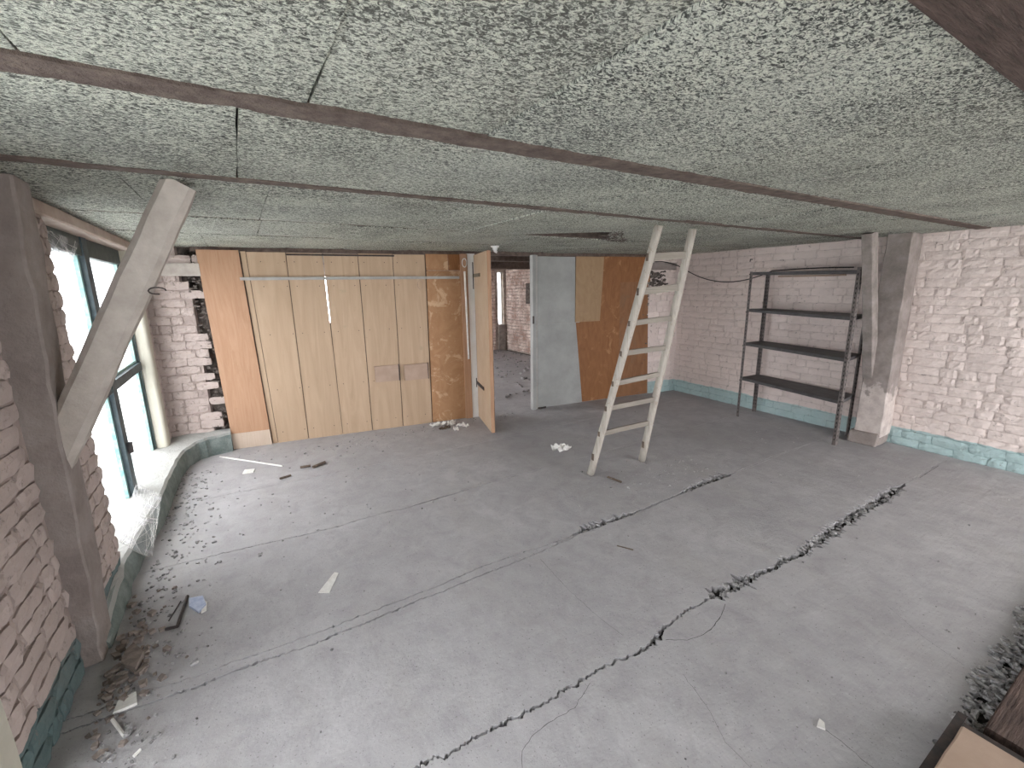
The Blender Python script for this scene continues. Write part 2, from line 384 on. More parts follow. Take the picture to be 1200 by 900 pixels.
# ================================================================ STRUCTURE
# ---- floor: screed slabs parted by long cracks
def interp(tab, x):
    if x <= tab[0][0]: return tab[0][1]
    for (x0, y0), (x1, y1) in zip(tab, tab[1:]):
        if x <= x1: return y0+(y1-y0)*(x-x0)/(x1-x0)
    return tab[-1][1]
def trace(px): return sorted([(fl(*p).x, fl(*p).y) for p in px])
C3 = trace([(490,900),(527,883),(560,862),(583,850),(623,832),(653,815),(700,785),(733,770),(767,753),(777,737),(800,720),(837,697),(867,682),(910,663),(947,643),(977,620),(1007,600),(1033,585),(1055,570)])
C2L = trace([(167,827),(233,803),(300,777),(367,755),(410,737),(480,708),(500,700),(567,673),(633,647),(660,634)])
C2U = trace([(300,767),(367,743),(437,716),(500,692),(567,663),(627,643),(660,632),(682,623),(703,615),(740,602),(777,587),(810,573),(850,558),(905,535)])
C1 = trace([(193,665),(267,647),(350,628),(397,617),(433,605),(470,597),(550,573),(583,563),(643,547)])
C0 = trace([(240,585),(330,567),(420,548),(500,532)])
C4 = trace([(1125,862),(1140,838),(1165,805),(1185,780),(1200,762)])
def crack(tab, wtab, amp, seed, ylo=None):
    def f(x):
        y = interp(tab, x)
        y += amp*(noise.noise(Vector((x*7, seed, 0)))+.7*noise.noise(Vector((x*29, seed, 3)))+.55*noise.noise(Vector((x*83, seed, 6)))+.3*noise.noise(Vector((x*190, seed, 8))))
        wd = interp(wtab, x)
        wd *= 1.25*(.55+.9*abs(noise.noise(Vector((x*26, seed+4, 0)))*2)); wd += .0009
        wd += (.016 if wd > .008 else .006)*max(0, noise.noise(Vector((x*60, seed+9, 0)))-.12)
        return y, max(wd, .0006)
    return f
xa = lambda px, py: fl(px, py).x
cracks = [
 crack([(-1.2, .33), (2.0, .31)]+[(p[0], p[1]-.01) for p in C4]+[(6, .27)], [(1.9, .001), (2.1, .03), (2.25, .08), (3.3, .10), (3.6, .002)], .010, 11),
 crack(C3, [(-1.2, .002), (.2, .007), (.6, .010), (xa(733,770), .014), (xa(760,755), .018), (xa(775,740), .022), (xa(790,728), .010), (xa(830,700), .010), (xa(840,696), .085), (xa(870,682), .075), (xa(900,668), .036), (xa(940,645), .04), (xa(975,620), .08), (xa(1007,600), .075), (xa(1050,575), .08), (xa(1062,566), .002), (6, .001)], .020, 1),
 crack([(-1.2, 2.13)]+C2L+[(x, y-.022) for x, y in C2U if x > xa(660,634)+.05], [(-1.2, .004), (-.5, .009), (.6, .008), (1.2, .006), (1.9, .005), (2.1, .0008), (6, .0006)], .012, 2),
 crack([(-1.2, C2U[0][1]+.05)]+C2U+[(6, 2.13)], [(-1.2, .0006), (-.3, .004), (1.6, .006), (xa(670,628), .008), (xa(685,622), .05), (xa(735,603), .05), (xa(742,600), .012), (xa(800,577), .018), (xa(812,572), .06), (xa(850,558), .08), (xa(858,555), .003), (4.6, .001), (6, .0006)], .010, 3),
 crack([(-1.2, C1[0][1])]+C1+[(6, 3.2)], [(-1.2, .001), (0, .004), (xa(430,605), .008), (xa(470,597), .006), (xa(515,581), .016), (xa(538,577), .016), (xa(550,573), .007), (2.3, .004), (2.5, .0006), (6, .0006)], .012, 4),
 crack([(-1.2, C0[0][1])]+C0+[(6, C0[-1][1])], [(-1.2, .0006), (.3, .002), (1.2, .002), (1.6, .0006), (6, .0006)], .014, 5),
]
floor = empty('floor', kind='structure')
NX = 2000; X0, X1 = -1.0, 6.0
xs = [X0+(X1-X0)*i/NX for i in range(NX+1)]
edges = []
edges.append([(-2.7, -2.7)]*(NX+1))
for cf in cracks:
    row = []
    for x in xs:
        y, wd = cf(x); row.append((y-wd/2, y+wd/2))
    edges.append(row)
edges.append([(11.0, 11.0)]*(NX+1))
for k in range(2, len(edges)-1):
    for i in range(NX+1):
        if edges[k][i][0] < edges[k-1][i][1]+.004:
            c_ = edges[k-1][i][1]+.004; wdt = edges[k][i][1]-edges[k][i][0]; edges[k][i] = (c_, c_+max(wdt, .0006))
for k in range(len(edges)-1):
    v = []; f = []
    for i, x in enumerate(xs):
        ya = edges[k][i][1]; yb = edges[k+1][i][0]
        v += [(x, ya, -.035), (x, ya+.0006, 0), (x, yb-.0006, 0), (x, yb, -.035)]
    for i in range(NX):
        a = i*4; b = a+4
        for j in range(3): f.append((a+j, a+j+1, b+j+1, b+j))
    me = mesh('slab', v, [q[::-1] for q in f])
    link('slab', me, FLOORM, floor)
v, f = box_vf((X0-.3, -2.8, -.15), (X1+.3, 11.1, -.034)); link('subfloor', mesh('subfloor', v, f), CRACKM, floor)
# rubble lying in the wide stretches of the cracks
rng = random.Random(3); acc = Acc()
for ci, cf in enumerate(cracks):
    x = -1.0
    while x < 5.0:
        y, wd = cf(x)
        if wd > .012:
            for q in range(2 if wd > .04 else 1):
                s_ = rng.uniform(.10, .42)*min(wd, .055)
                m4 = Matrix.Translation((x+rng.uniform(-.01, .01), y+rng.uniform(-.42, .42)*wd, -.028+s_*.4+rng.uniform(0, .012))) @ Matrix.Rotation(rng.uniform(0, 6), 4, 'Z') @ Matrix.Rotation(rng.uniform(-.6, .6), 4, 'X')
                acc.add(*rock_vf(s_, s_*.7, s_*.5, rng), m4)
            x += rng.uniform(.008, .026)
        else: x += .01
link('crack_rubble', acc.mesh('crack_rubble'), STONE, floor, kind='stuff')
# hairline branches off the big crack
def ribbon(pts, wd, nm='hairline_crack', jag=.006, seed=0):
    P_ = [fl(*p) for p in pts]; line = []
    for a, b in zip(P_, P_[1:]):
        nseg = max(2, int((b-a).length/.02))
        for i in range(nseg): line.append(a.lerp(b, i/nseg))
    line.append(P_[-1]); v = []; f = []
    for i, p in enumerate(line):
        t = (line[min(i+1, len(line)-1)]-line[max(i-1, 0)]).normalized(); n_ = Vector((-t.y, t.x, 0))
        p = p+n_*noise.noise(Vector((i*.7, seed, 2)))*jag
        ww = wd*(.5+abs(noise.noise(Vector((i*.4, seed, 5)))))
        v += [(*(p+n_*ww)[:2], .0008), (*(p-n_*ww)[:2], .0008)]
    for i in range(len(line)-1): f.append((2*i, 2*i+1, 2*i+3, 2*i+2))
    link(nm, mesh(nm, v, f), CRACKM, floor)
ribbon([(692,800),(673,830),(643,847),(623,863),(612,880),(612,900)], .0013, seed=1)
ribbon([(850,708),(845,722),(833,738),(820,746),(805,750),(780,750)], .0018, seed=2)
ribbon([(960,850),(985,868),(1010,890),(1030,905)], .0010, seed=3)
ribbon([(633,655),(665,690),(700,722),(730,745)], .0008, seed=4)
ribbon([(800,790),(830,830),(850,870),(880,900)], .0008, seed=6)
ribbon([(1078,560),(1090,552),(1100,546)], .002, seed=7)
ribbon([(690,540),(720,528),(750,520)], .001, seed=8)
ribbon([(1040,710),(1080,745),(1130,780)], .0007, seed=9)

# ---- ceiling: board bands between flush timbers
ceil = empty('ceiling', kind='structure')
link('deck', mesh('deck', *box_vf((-1.3, -2.9, 2.2), (6.5, 11.1, 2.36))), BROWNBOARD, ceil)
bands = [(-2.7, -.55, .62), (-.45, .0, .7), (.37, 1.28, .50), (1.36, 2.185, .50), (2.235, 3.37, .52), (3.41, 4.29, .55), (4.325, 5.6, .6)]
rng = random.Random(21)
for bi, (y0, y1, wd) in enumerate(bands):
    x = -.86
    while x < 6.2:
        x2 = min(x+wd*rng.uniform(.86, 1.16), 6.25)
        g = .0016; dz = rng.uniform(-.004, .004) if bi != 2 else rng.uniform(-.003, .003)
        za = H+dz; yj = rng.uniform(0, .006)
        if bi == 4 and x < 3.05 and x2 > 2.05:      # the sagging, broken corner by the ladder
            hole = [(2.05, y1), (2.72, 2.86), (3.15, y1)]
            xr = x2
            pts = [(x+g, y0+g), (x2-g, y0+g), (x2-g, y1-g if x2 > 3.15 else (interp([(2.05, y1), (2.72, 2.86), (3.15, y1)], x2)))]
            for hx, hy in reversed(hole):
                if x < hx < x2: pts.append((hx, hy))
            pts.append((x+g, y1-g if x < 2.05 else interp([(2.05, y1), (2.72, 2.86), (3.15, y1)], x)))
            n_ = len(pts); v = [(p[0], p[1], za) for p in pts]+[(p[0], p[1], za+.03) for p in pts]
            f = [tuple(range(n_))[::-1], tuple(range(n_, 2*n_))]+[(i, (i+1) % n_, n_+(i+1) % n_, n_+i) for i in range(n_)]
            me = mesh('ceiling_board', v, f)
        else:
            # ragged board: bevelled slab with slightly wandering edges
            nx_ = 6; ny_ = 6; v = []; f = []
            for a in range(nx_+1):
                for b in range(ny_+1):
                    px = x+g+(x2-x-2*g)*a/nx_; py = y0+(y1-y0)*b/ny_
                    if b in (0, ny_): py += rng.uniform(-.004, .004)
                    if a in (0, nx_): px += rng.uniform(-.0035, .0035)
                    ez = .005 if (a in (0, nx_) or b in (0, ny_)) else 0
                    v.append((px, py, za+ez+rng.uniform(-.001, .001)))
            for a in range(nx_):
                for b in range(ny_):
                    i = a*(ny_+1)+b; f.append((i, i+1, i+ny_+2, i+ny_+1))
            ring = [a*(ny_+1) for a in range(nx_+1)]+[nx_*(ny_+1)+b for b in range(1, ny_+1)]+[a*(ny_+1)+ny_ for a in range(nx_-1, -1, -1)]+[b for b in range(ny_-1, 0, -1)]
            m0 = len(v)
            for r in ring: v.append((v[r][0], v[r][1], za+.03))
            for j in range(len(ring)):
                j2 = (j+1) % len(ring); f.append((ring[j], ring[j2], m0+j2, m0+j))
            f.append(tuple(m0+j for j in range(len(ring))))
            me = mesh('ceiling_board', v, f)
        link('ceiling_board', me, CEILM, ceil)
        x = x2
def ragged_strip(name, y0, y1, z0, z1, mat, seed, amp):
    v = []; f = []; N = 700
    for i in range(N+1):
        x = -.9+7.1*i/N
        a = y0+amp*(noise.noise(Vector((x*12, seed, 0)))+.7*noise.noise(Vector((x*50, seed, 0)))); b = y1+amp*(noise.noise(Vector((x*13, seed, 9)))+.7*noise.noise(Vector((x*55, seed, 9))))
        zz = z0+.004*noise.noise(Vector((x*8, seed, 4)))
        v += [(x, a, z1), (x, a, zz), (x, b, zz), (x, b, z1)]
    for i in range(N):
        p = i*4; q = p+4
        for j in range(4): f.append((p+j, q+j, q+(j+1) % 4, p+(j+1) % 4))
    f += [(0, 1, 2, 3), (N*4+3, N*4+2, N*4+1, N*4)]
    return link(name, mesh(name, v, f), mat, ceil)
ragged_strip('ceiling_beam', 1.272, 1.368, H-.004, 2.2, BROWNBEAM, 1, .008)
ragged_strip('ceiling_beam', 2.175, 2.243, H-.001, 2.2, BROWNBEAM, 2, .006)
ragged_strip('ceiling_beam', 3.362, 3.418, H+.010, 2.2, BROWNBEAM, 3, .002)
ragged_strip('ceiling_beam', 4.28, 4.335, H+.010, 2.2, BROWNBEAM, 4, .002)
link('ceiling_board', bevbox('ceiling_board', (.95, -.02, H-.006), (6.2, .365, H+.05), .004), BROWNBOARD, ceil, label='dark brown weathered board')
link('ceiling_board', bevbox('ceiling_board', (-.86, -.02, H), (.945, .365, H+.03), .002), CEILM, ceil)
# torn fibres hanging at the broken corner
acc = Acc(); rng = random.Random(5)
for i in range(140):
    x = rng.uniform(2.72, 3.35); y = 2.86+(x-2.72)*.9+rng.uniform(-.12, .16); a = rng.uniform(0, 6); l_ = rng.uniform(.01, .03)
    acc.add(*rock_vf(l_, .004, .003, rng), Matrix.Translation((x, min(y, 3.36), H-.002-rng.uniform(0, .008))) @ Matrix.Rotation(a, 4, 'Z') @ Matrix.Rotation(rng.uniform(-.5, .5), 4, 'Y'))
link('torn_fibres', acc.mesh('torn_fibres'), DARKRUBVOID, ceil, kind='stuff')

# ---- walls
wl = empty('wall_left', kind='structure')
XL = -.80
def wallbox(a, b, mat, parent, nm='wall_core'): return link(nm, mesh(nm, *box_vf(a, b)), mat, parent)
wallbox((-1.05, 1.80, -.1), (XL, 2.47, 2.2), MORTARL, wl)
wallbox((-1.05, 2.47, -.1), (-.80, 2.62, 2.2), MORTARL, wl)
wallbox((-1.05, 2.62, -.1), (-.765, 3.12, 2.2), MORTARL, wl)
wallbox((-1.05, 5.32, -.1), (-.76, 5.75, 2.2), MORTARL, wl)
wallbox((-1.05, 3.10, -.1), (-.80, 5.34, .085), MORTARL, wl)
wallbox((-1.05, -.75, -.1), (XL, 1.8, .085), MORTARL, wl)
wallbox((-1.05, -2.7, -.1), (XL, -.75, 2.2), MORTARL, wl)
wallbox((-1.05, 5.75, -.1), (XL, 6.7, 2.2), RAWMORTAR, wl)
wallbox((-1.05, 6.7, -.1), (XL, 9.4, .3), RAWMORTAR, wl)
wallbox((-1.05, 9.4, -.1), (XL, 10.8, 2.2), RAWMORTAR, wl)
# bricks: near piece, reveal pier, far piece
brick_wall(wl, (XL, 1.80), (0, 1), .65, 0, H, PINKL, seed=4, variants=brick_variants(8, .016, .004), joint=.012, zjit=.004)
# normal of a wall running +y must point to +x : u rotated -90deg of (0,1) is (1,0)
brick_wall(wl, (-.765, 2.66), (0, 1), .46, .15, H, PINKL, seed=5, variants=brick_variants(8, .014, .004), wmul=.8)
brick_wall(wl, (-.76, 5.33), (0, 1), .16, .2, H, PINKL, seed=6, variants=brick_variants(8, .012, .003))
# plaster jamb of window_1 (cream, rounded) and of the near window
def jamb(y0, y1, x0, x1, z0, z1, mat, nm, parent, round_at='hi'):
    v = []; f = []
    prof = []
    R_ = .035
    for i in range(7):
        a = PI/2*i/6
        prof.append((x1-R_+R_*math.sin(a), (y0+R_-R_*math.cos(a)) if round_at == 'lo' else (y1-R_+R_*math.cos(a))))
    if round_at == 'lo': poly = [(x0, y0)]+prof+[(x1, y1), (x0, y1)]
    else: poly = [(x0, y1)]+prof+[(x1, y0), (x0, y0)]
    n_ = len(poly); seg = 12
    for k in range(seg+1):
        z = z0+(z1-z0)*k/seg
        for (px, py) in poly: v.append((px+.004*noise.noise(Vector((k*.7, px*9, py*9))), py+.004*noise.noise(Vector((k*.7, px*9, py*9+7))), z))
    for k in range(seg):
        for i in range(n_): f.append((k*n_+i, k*n_+(i+1) % n_, (k+1)*n_+(i+1) % n_, (k+1)*n_+i))
    f += [tuple(range(n_)), tuple(seg*n_+i for i in range(n_))[::-1]]
    me = mesh(nm, v, f); bm = bmesh.new(); bm.from_mesh(me); bmesh.ops.recalc_face_normals(bm, faces=bm.faces); bm.to_mesh(me); bm.free()
    return link(nm, me, mat, parent)
jamb(5.22, 5.34, -.95, -.745, .10, 2.06, PLASTER, 'plaster_reveal', wl, 'lo')
jamb(1.70, 1.81, -1.04, -.785, .085, 2.1, PLASTER, 'plaster_reveal', wl, 'lo')
link('lintel', bevbox('lintel', (-1.0, 2.76, 2.02), (-.735, 5.5, 2.088), .008, jit=.003, cuts=14), LINTEL, wl)
link('lintel', bevbox('lintel', (-1.04, -.8, 2.03), (-.79, 1.82, 2.088), .008), LINTEL, wl)
# plinth with a wandering front edge, sweeping round into the corner
front = [(-.72, 2.54), (-.715, 2.85), (-.725, 3.16), (-.70, 3.5), (-.655, 3.93), (-.65, 4.35), (-.635, 4.8), (-.60, 5.08), (-.52, 5.24), (-.42, 5.30), (-.24, 5.34)]
back = [(-.81, 2.54), (-.80, 2.85), (-.86, 3.16), (-.90, 3.5), (-.90, 3.93), (-.90, 4.35), (-.90, 4.8), (-.88, 5.20), (-.76, 5.48), (-.6, 5.50), (-.24, 5.46)]
tops = [.05, .12, .15, .16, .17, .17, .17, .175, .19, .20, .20]
def subd(tab, n_=5):
    out = []
    for a, b in zip(tab, tab[1:]):
        for i in range(n_):
            k = i/n_; out.append(tuple(p+(q-p)*k for p, q in zip(a, b)) if isinstance(a, tuple) else a+(b-a)*k)
    out.append(tab[-1]); return out
F_, B_, T_ = subd(front), subd(back), subd(tops)
v = []; f = []
for i, (a, b, t) in enumerate(zip(F_, B_, T_)):
    a = Vector((*a, 0)); b = Vector((*b, 0)); wob = .010*noise.noise(Vector((i*.5, 1, 2)))
    d = (b-a).normalized()
    for off, z in ((0, -.01), (.004, t*.55), (.016, t*.9), (.034, t), (.5*(b-a).length, t+.012), ((b-a).length, t+.02)):
        p = a+d*(off+wob if off < .2 else off); v.append((p.x, p.y, z+.006*noise.noise(Vector((i*.6, off*20, 0))) if z > 0 else z))
for i in range(len(F_)-1):
    for j in range(5): f.append((i*6+j, i*6+j+1, i*6+j+7, i*6+j+6))
f += [tuple(range(6)), tuple((len(F_)-1)*6+j for j in range(6))[::-1]]
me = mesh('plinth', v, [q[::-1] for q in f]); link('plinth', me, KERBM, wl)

# right wall
wr = empty('wall_right', kind='structure')
R0 = Vector((5.57, .0)); R1 = Vector((5.80, 4.62)); ru = (R1-R0).normalized(); rn = Vector((-ru.y, ru.x))   # inward normal
base = R0-ru*2.8; LR = 2.8+4.75
v = []
for z in (-.1, 2.2):
    for s_, d_ in ((0, 0), (LR, 0), (LR, -.3), (0, -.3)):
        p = base+ru*s_+rn*d_; v.append((p.x, p.y, z))
link('wall_core', mesh('wall_core', v, [(0,1,2,3),(7,6,5,4),(0,4,5,1),(1,5,6,2),(2,6,7,3),(3,7,4,0)]), MORTAR, wr)
ang_ok = lambda p: p.y > .45
# run from far end to near so that the outward normal faces the room
rstart = R0+ru*4.72
brick_wall(wr, tuple(rstart), tuple(-ru), LR-.05, 0, H, PINK, seed=9, vis=ang_ok, limit=300)

wb = empty('wall_back', kind='structure')
A_ = Vector((-.229, 5.445)); Bp = Vector((5.302, 4.644)); bu = (Bp-A_).normalized(); bn = Vector((bu.y, -bu.x))  # bn faces the camera
BANG = math.atan2(bu.y, bu.x)
def bp(s_, d_=0): return A_+bu*s_+bn*d_
def bbox(s0, s1, d0, d1, z0, z1, mat, parent, nm, bev=0, **kw):
    me = bevbox(nm, (s0, -d1, z0), (s1, -d0, z1), bev) if bev else mesh(nm, *box_vf((s0, -d1, z0), (s1, -d0, z1)))
    o = link(nm, me, mat, parent, **kw); return o
wb.location = (A_.x, A_.y, 0); wb.rotation_euler = (0, 0, BANG)
bpy.context.view_layer.update()
# left pier with broken edge: core stops short, bricks run on raggedly
bbox(-.56, -.16, -.26, -.005, -.1, 1.70, MORTARL, wb, 'wall_core')
bbox(-.56, -.24, -.26, -.005, 1.70, H, MORTARL, wb, 'wall_core')
bbox(-.20, .06, -.26, -.10, -.1, H, DARKRUBVOID, wb, 'wall_core')  # dark backing: shade of the void put into its colour
bbox(-.24, -.10, -.26, -.10, 1.5, H, DARKRUBVOID, wb, 'wall_core')
rngk = random.Random(8)
EDG = [rngk.uniform(-.02, .06) for _ in range(40)]
def keepL(c0, zc, a, b):
    e = -.09+EDG[int(zc/.083)]*1.3 - .045*zc
    if 1.72 < zc < 1.80 and c0 > -.22: return False
    if 1.50 < zc < 1.56 and c0 > -.14: return False
    if zc > 1.88 and c0 < -.30: return True
    return b+(-.56) < e+.10
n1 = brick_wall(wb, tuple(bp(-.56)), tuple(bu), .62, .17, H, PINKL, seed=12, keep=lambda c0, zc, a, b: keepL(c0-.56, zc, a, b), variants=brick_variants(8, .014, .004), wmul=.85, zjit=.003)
bbox(-.50, -.05, .0, .04, 1.81, 1.93, CONCRETE, wb, 'lintel', .006)
# rubble in the ragged joint
acc = Acc(); rng = random.Random(2)
for i in range(160):
    z = rng.uniform(.15, 2.0); s_ = rng.uniform(-.10, .05)-.04*z
    p = bp(s_, rng.uniform(-.01, .004)); k = rng.uniform(.008, .022)
    acc.add(*rock_vf(k, k*.6, k*.5, rng), Matrix.Translation((p.x, p.y, z)) @ Matrix.Rotation(rng.uniform(0, 6), 4, 'X'))
ob = link('broken_edge_rubble', acc.mesh('broken_edge_rubble'), DARKRUBVOID, wb, kind='stuff')
ob.matrix_parent_inverse = wb.matrix_world.inverted()
# right pier
S1 = 5.40; S2 = 6.02
bbox(S1+.12, S2+.3, -.27, -.005, -.1, H, MORTAR, wb, 'wall_core')
bbox(S1-.02, S1+.13, -.27, -.10, -.1, H, DARKRUBVOID, wb, 'wall_core')  # dark backing colour stands in for the shaded gap at the pier edge
EDG2 = [rngk.uniform(0, .09) for _ in range(40)]
def keepR(c0, zc, a, b):
    if 1.62 < zc < 1.88 and c0 < .36: return False
    return a > .06+EDG2[int(zc/.083)]
brick_wall(wb, tuple(bp(S1)), tuple(bu), S2-S1-.03, 0, H, PINK, seed=14, keep=keepR)
bbox(S1+.02, S2-.08, 0, .06, 1.87, 1.97, CONCRETEL, wb, 'lintel', .006)
acc = Acc(); rng = random.Random(4)
for i in range(110):
    z = rng.uniform(1.64, 1.86); p = bp(S1+rng.uniform(.05, .40), rng.uniform(-.02, .02)); k = rng.uniform(.01, .03)
    acc.add(*rock_vf(k*1.6, k*.6, k*.5, rng), Matrix.Translation((p.x, p.y, z)) @ Matrix.Rotation(rng.uniform(-.4, .4), 4, 'Y'))
for i in range(70):
    z = rng.uniform(0, 1.64); p = bp(S1+rng.uniform(.0, .10), rng.uniform(-.02, .005)); k = rng.uniform(.008, .02)
    acc.add(*rock_vf(k, k*.6, k*.5, rng), Matrix.Translation((p.x, p.y, z)))
ob = link('broken_edge_rubble', acc.mesh('broken_edge_rubble'), DARKRUBVOID, wb, kind='stuff'); ob.matrix_parent_inverse = wb.matrix_world.inverted()
# header timber over the whole opening
bbox(-.12, 6.2, -.14, -.03, 2.05, 2.2, BROWNBEAM, wb, 'header_beam')

# wall behind the camera; unseen opening shaped to let in more light
wf = empty('wall_front', kind='structure')
wallbox((-1.05, -2.8, -.1), (0., -2.62, 2.2), MORTARL, wf); wallbox((5.2, -2.8, -.1), (6.2, -2.62, 2.2), MORTARL, wf)
wallbox((0., -2.8, -.1), (2.7, -2.62, 2.2), MORTARL, wf)
wallbox((0., -2.8, -.1), (5.2, -2.62, .15), MORTARL, wf); wallbox((0., -2.8, 2.03), (5.2, -2.62, 2.2), MORTARL, wf)

# the room beyond
we = empty('wall_end', kind='structure')
XE, YE = 6.19, 10.45
wx0, wx1 = 5.925, 6.10
wallbox((-1.05, YE, -.1), (1.1, YE+.25, 2.3), RAWMORTAR, we); wallbox((2.7, YE, -.1), (wx0, YE+.25, 2.3), RAWMORTAR, we)
wallbox((1.1, YE, -.1), (2.7, YE+.25, .35), RAWMORTAR, we); wallbox((1.1, YE, 1.95), (2.7, YE+.25, 2.3), RAWMORTAR, we)
wallbox((wx0, YE, 2.05), (wx1, YE+.25, 2.3), RAWMORTAR, we); wallbox((wx0, YE, -.1), (wx1, YE+.25, .68), RAWMORTAR, we)
wallbox((wx1, YE, -.1), (6.4, YE+.25, 2.3), RAWMORTAR, we)
link('wall_board', bevbox('wall_board', (wx0-.01, YE-.05, .0), (wx1+.02, YE-.005, .68), .004), GREYPOST, we)
wallbox((XE, 4.95, -.1), (XE+.25, YE+.2, 2.3), RAWMORTAR, we)
BV3 = brick_variants(6, .022, .006)
bpy.context.view_layer.update()
brick_wall(we, (4.9, YE), (1, 0), .94, 0, 2.2, RAWBRICK, seed=30, variants=BV3, joint=.018, limit=0)
brick_wall(we, (XE, YE), (0, -1), 3.2, 0, 2.2, RAWBRICK, seed=31, variants=BV3, joint=.018, limit=300, zjit=.005)
link('wall_patch', bevbox('wall_patch', (XE-.035, 8.95, 1.25), (XE-.005, 9.45, 1.75), .01, jit=.01, cuts=4), DARKRUBVOID, we)
link('lintel', bevbox('lintel', (1.0, 5.6, 2.02), (6.1, 5.75, 2.19), .01), BROWNBEAM, we)
link('lintel', bevbox('lintel', (3.0, 7.2, 1.99), (6.1, 7.45, 2.19), .01), BROWNBEAM, we)

# ================================================================ WINDOWS
def window(name, x, y0, y1, z0, z1, ymid, ztr, parent_kind='structure'):
    W = empty(name, (x, (y0+y1)/2, z0), kind=parent_kind); off = Vector((x, (y0+y1)/2, z0))
    def b(nm, a, c, mat, par=W, bev=.003, **k):
        a = Vector(a)-off; c = Vector(c)-off
        if par is not W: pass
        return link(nm, bevbox(nm, a, c, bev), mat, par, **k)
    t = .06
    b('head_rail', (x-.03, y0, z1-.17), (x+.04, y1, z1), GREENF)
    b('sill_rail', (x-.03, y0, z0), (x+.04, y1, z0+.06), FRAMEBL)
    b('side_rail', (x-.03, y0, z0), (x+.04, y0+.06, z1), GREENF)
    b('side_rail', (x-.03, y1-.05, z0), (x+.04, y1, z1), GREENF)
    b('mullion', (x-.03, ymid-.06, z0), (x+.05, ymid+.06, z1-.05), FRAMEBL)
    b('transom', (x-.03, y0, ztr-.035), (x+.045, y1, ztr+.035), FRAMEBL)
    for (a, c) in ((y0+.06, ymid-.06), (ymid+.06, y1-.05)):
        for (p, q) in ((z0+.06, ztr-.035), (ztr+.035, z1-.17)):
            b('casement_edge', (x-.02, a, p), (x+.015, a+.022, q), FRAMELT, bev=.002)
            b('casement_edge', (x-.02, c-.035, p), (x+.02, c, q), FRAMELT, bev=.002)
            b('casement_edge', (x-.02, a, p), (x+.015, c, p+.02), FRAMELT, bev=.002)
            b('pane', (x-.006, a, p), (x-.002, c, q), GLASS, bev=0)
    return W, b
W1, b1 = window('window_1', -.88, 3.0, 5.25, .09, 2.07, 4.12, 1.0)
b1('casement_handle', (-.835, 4.105, .50), (-.80, 4.135, .58), BLACKIRON)
W2, b2 = window('window_2', -.92, -.72, 1.74, .09, 2.06, .5, 1.0)
W3 = empty('window_3', ((wx0+wx1)/2, YE+.12, .68), kind='structure')
link('pane', mesh('pane', *box_vf((-.09, -.003, 0), (.09, .003, 1.38))), GLASS, W3)
link('window_frame', bevbox('window_frame', (.065, -.03, 0), (.09, .03, 1.38), .002), WHITEP, W3)
# yard outside
link('yard', mesh('yard', *box_vf((-40, -40, -3.3), (40, 50, -3.1))), GROUND, None, kind='structure')
fac = Acc(); fac.box((-9.4, -6, -3.1), (-9, 12, 1.2))
link('wall_neighbour', fac.mesh('wall_neighbour'), FACADE, None, kind='structure')

# ================================================================ THINGS
def thing(name, label, cat, loc=(0, 0, 0), rot=(0, 0, 0), group=None):
    o = empty(name, loc, rot, label=label, category=cat)
    if group: o['group'] = group
    return o
def solo(name, me, mat, label, cat, loc=(0, 0, 0), rot=(0, 0, 0), group=None, **k):
    o = link(name, me, mat, None, loc, rot, label=label, category=cat, **k)
    if group: o['group'] = group
    return o

# ---- left pillar and its slanting brace
t = thing('concrete_pillar', 'concrete pillar with backlit shade in its colour, against the left wall beside the tall window, carrying a slanting brace', 'pillar', (-.76, 2.6, 0))
v, f = beam((-.04, -.05, -.01), (.005, -.05, H), (0, 1, 0), .19, .135, .19, .20, ch=.10, segs=24, jit=.010)
link('shaft', mesh('shaft', v, f), CONCRETEL, t)
v, f = beam((-.06, -.03, .83), (.615, -.21, H+.005), (0, 1, 0), .125, .13, .115, .12, ch=.38, segs=16, jit=.009)
link('brace', mesh('brace', v, f), CONCRETE, t, label='pale slanting concrete brace with chamfered corners')
v, f = tube([(.475+.03*math.cos(a), -.20, 1.66+.014*math.sin(a)) for a in [i*2*PI/14 for i in range(12)]], .003, 6)
hk = solo('wire_hook', mesh('wire_hook', v, f), BLACKIRON, 'small dark wire loop stuck on the slanting brace beside the window', 'hook', (-.76, 2.6, 0))

# ---- right pillar with brace
t = thing('plastered_pillar', 'grey and pinkish plastered pillar against the right wall beside the metal shelf rack', 'pillar', (5.50, 1.85, 0))
v, f = beam((0.02, -.02, .10), (.02, -.03, H), (0, 1, 0), .23, .25, .19, .25, ch=.06, segs=16, jit=.008)
link('shaft', mesh('shaft', v, f), POSTM, t)
v, f = beam((-.03, .05, .66), (-.50, .065, H), (0, 1, 0), .085, .12, .085, .12, ch=.10, segs=10, jit=.005)
link('brace', mesh('brace', v, f), GREYPOST, t, label='narrow grey brace leaning into the room')
link('footing', bevbox('footing', (-.15, -.13, 0), (.12, .13, .13), .015, jit=.02, cuts=4), CONCRETEL, t, label='broken brick and mortar footing')

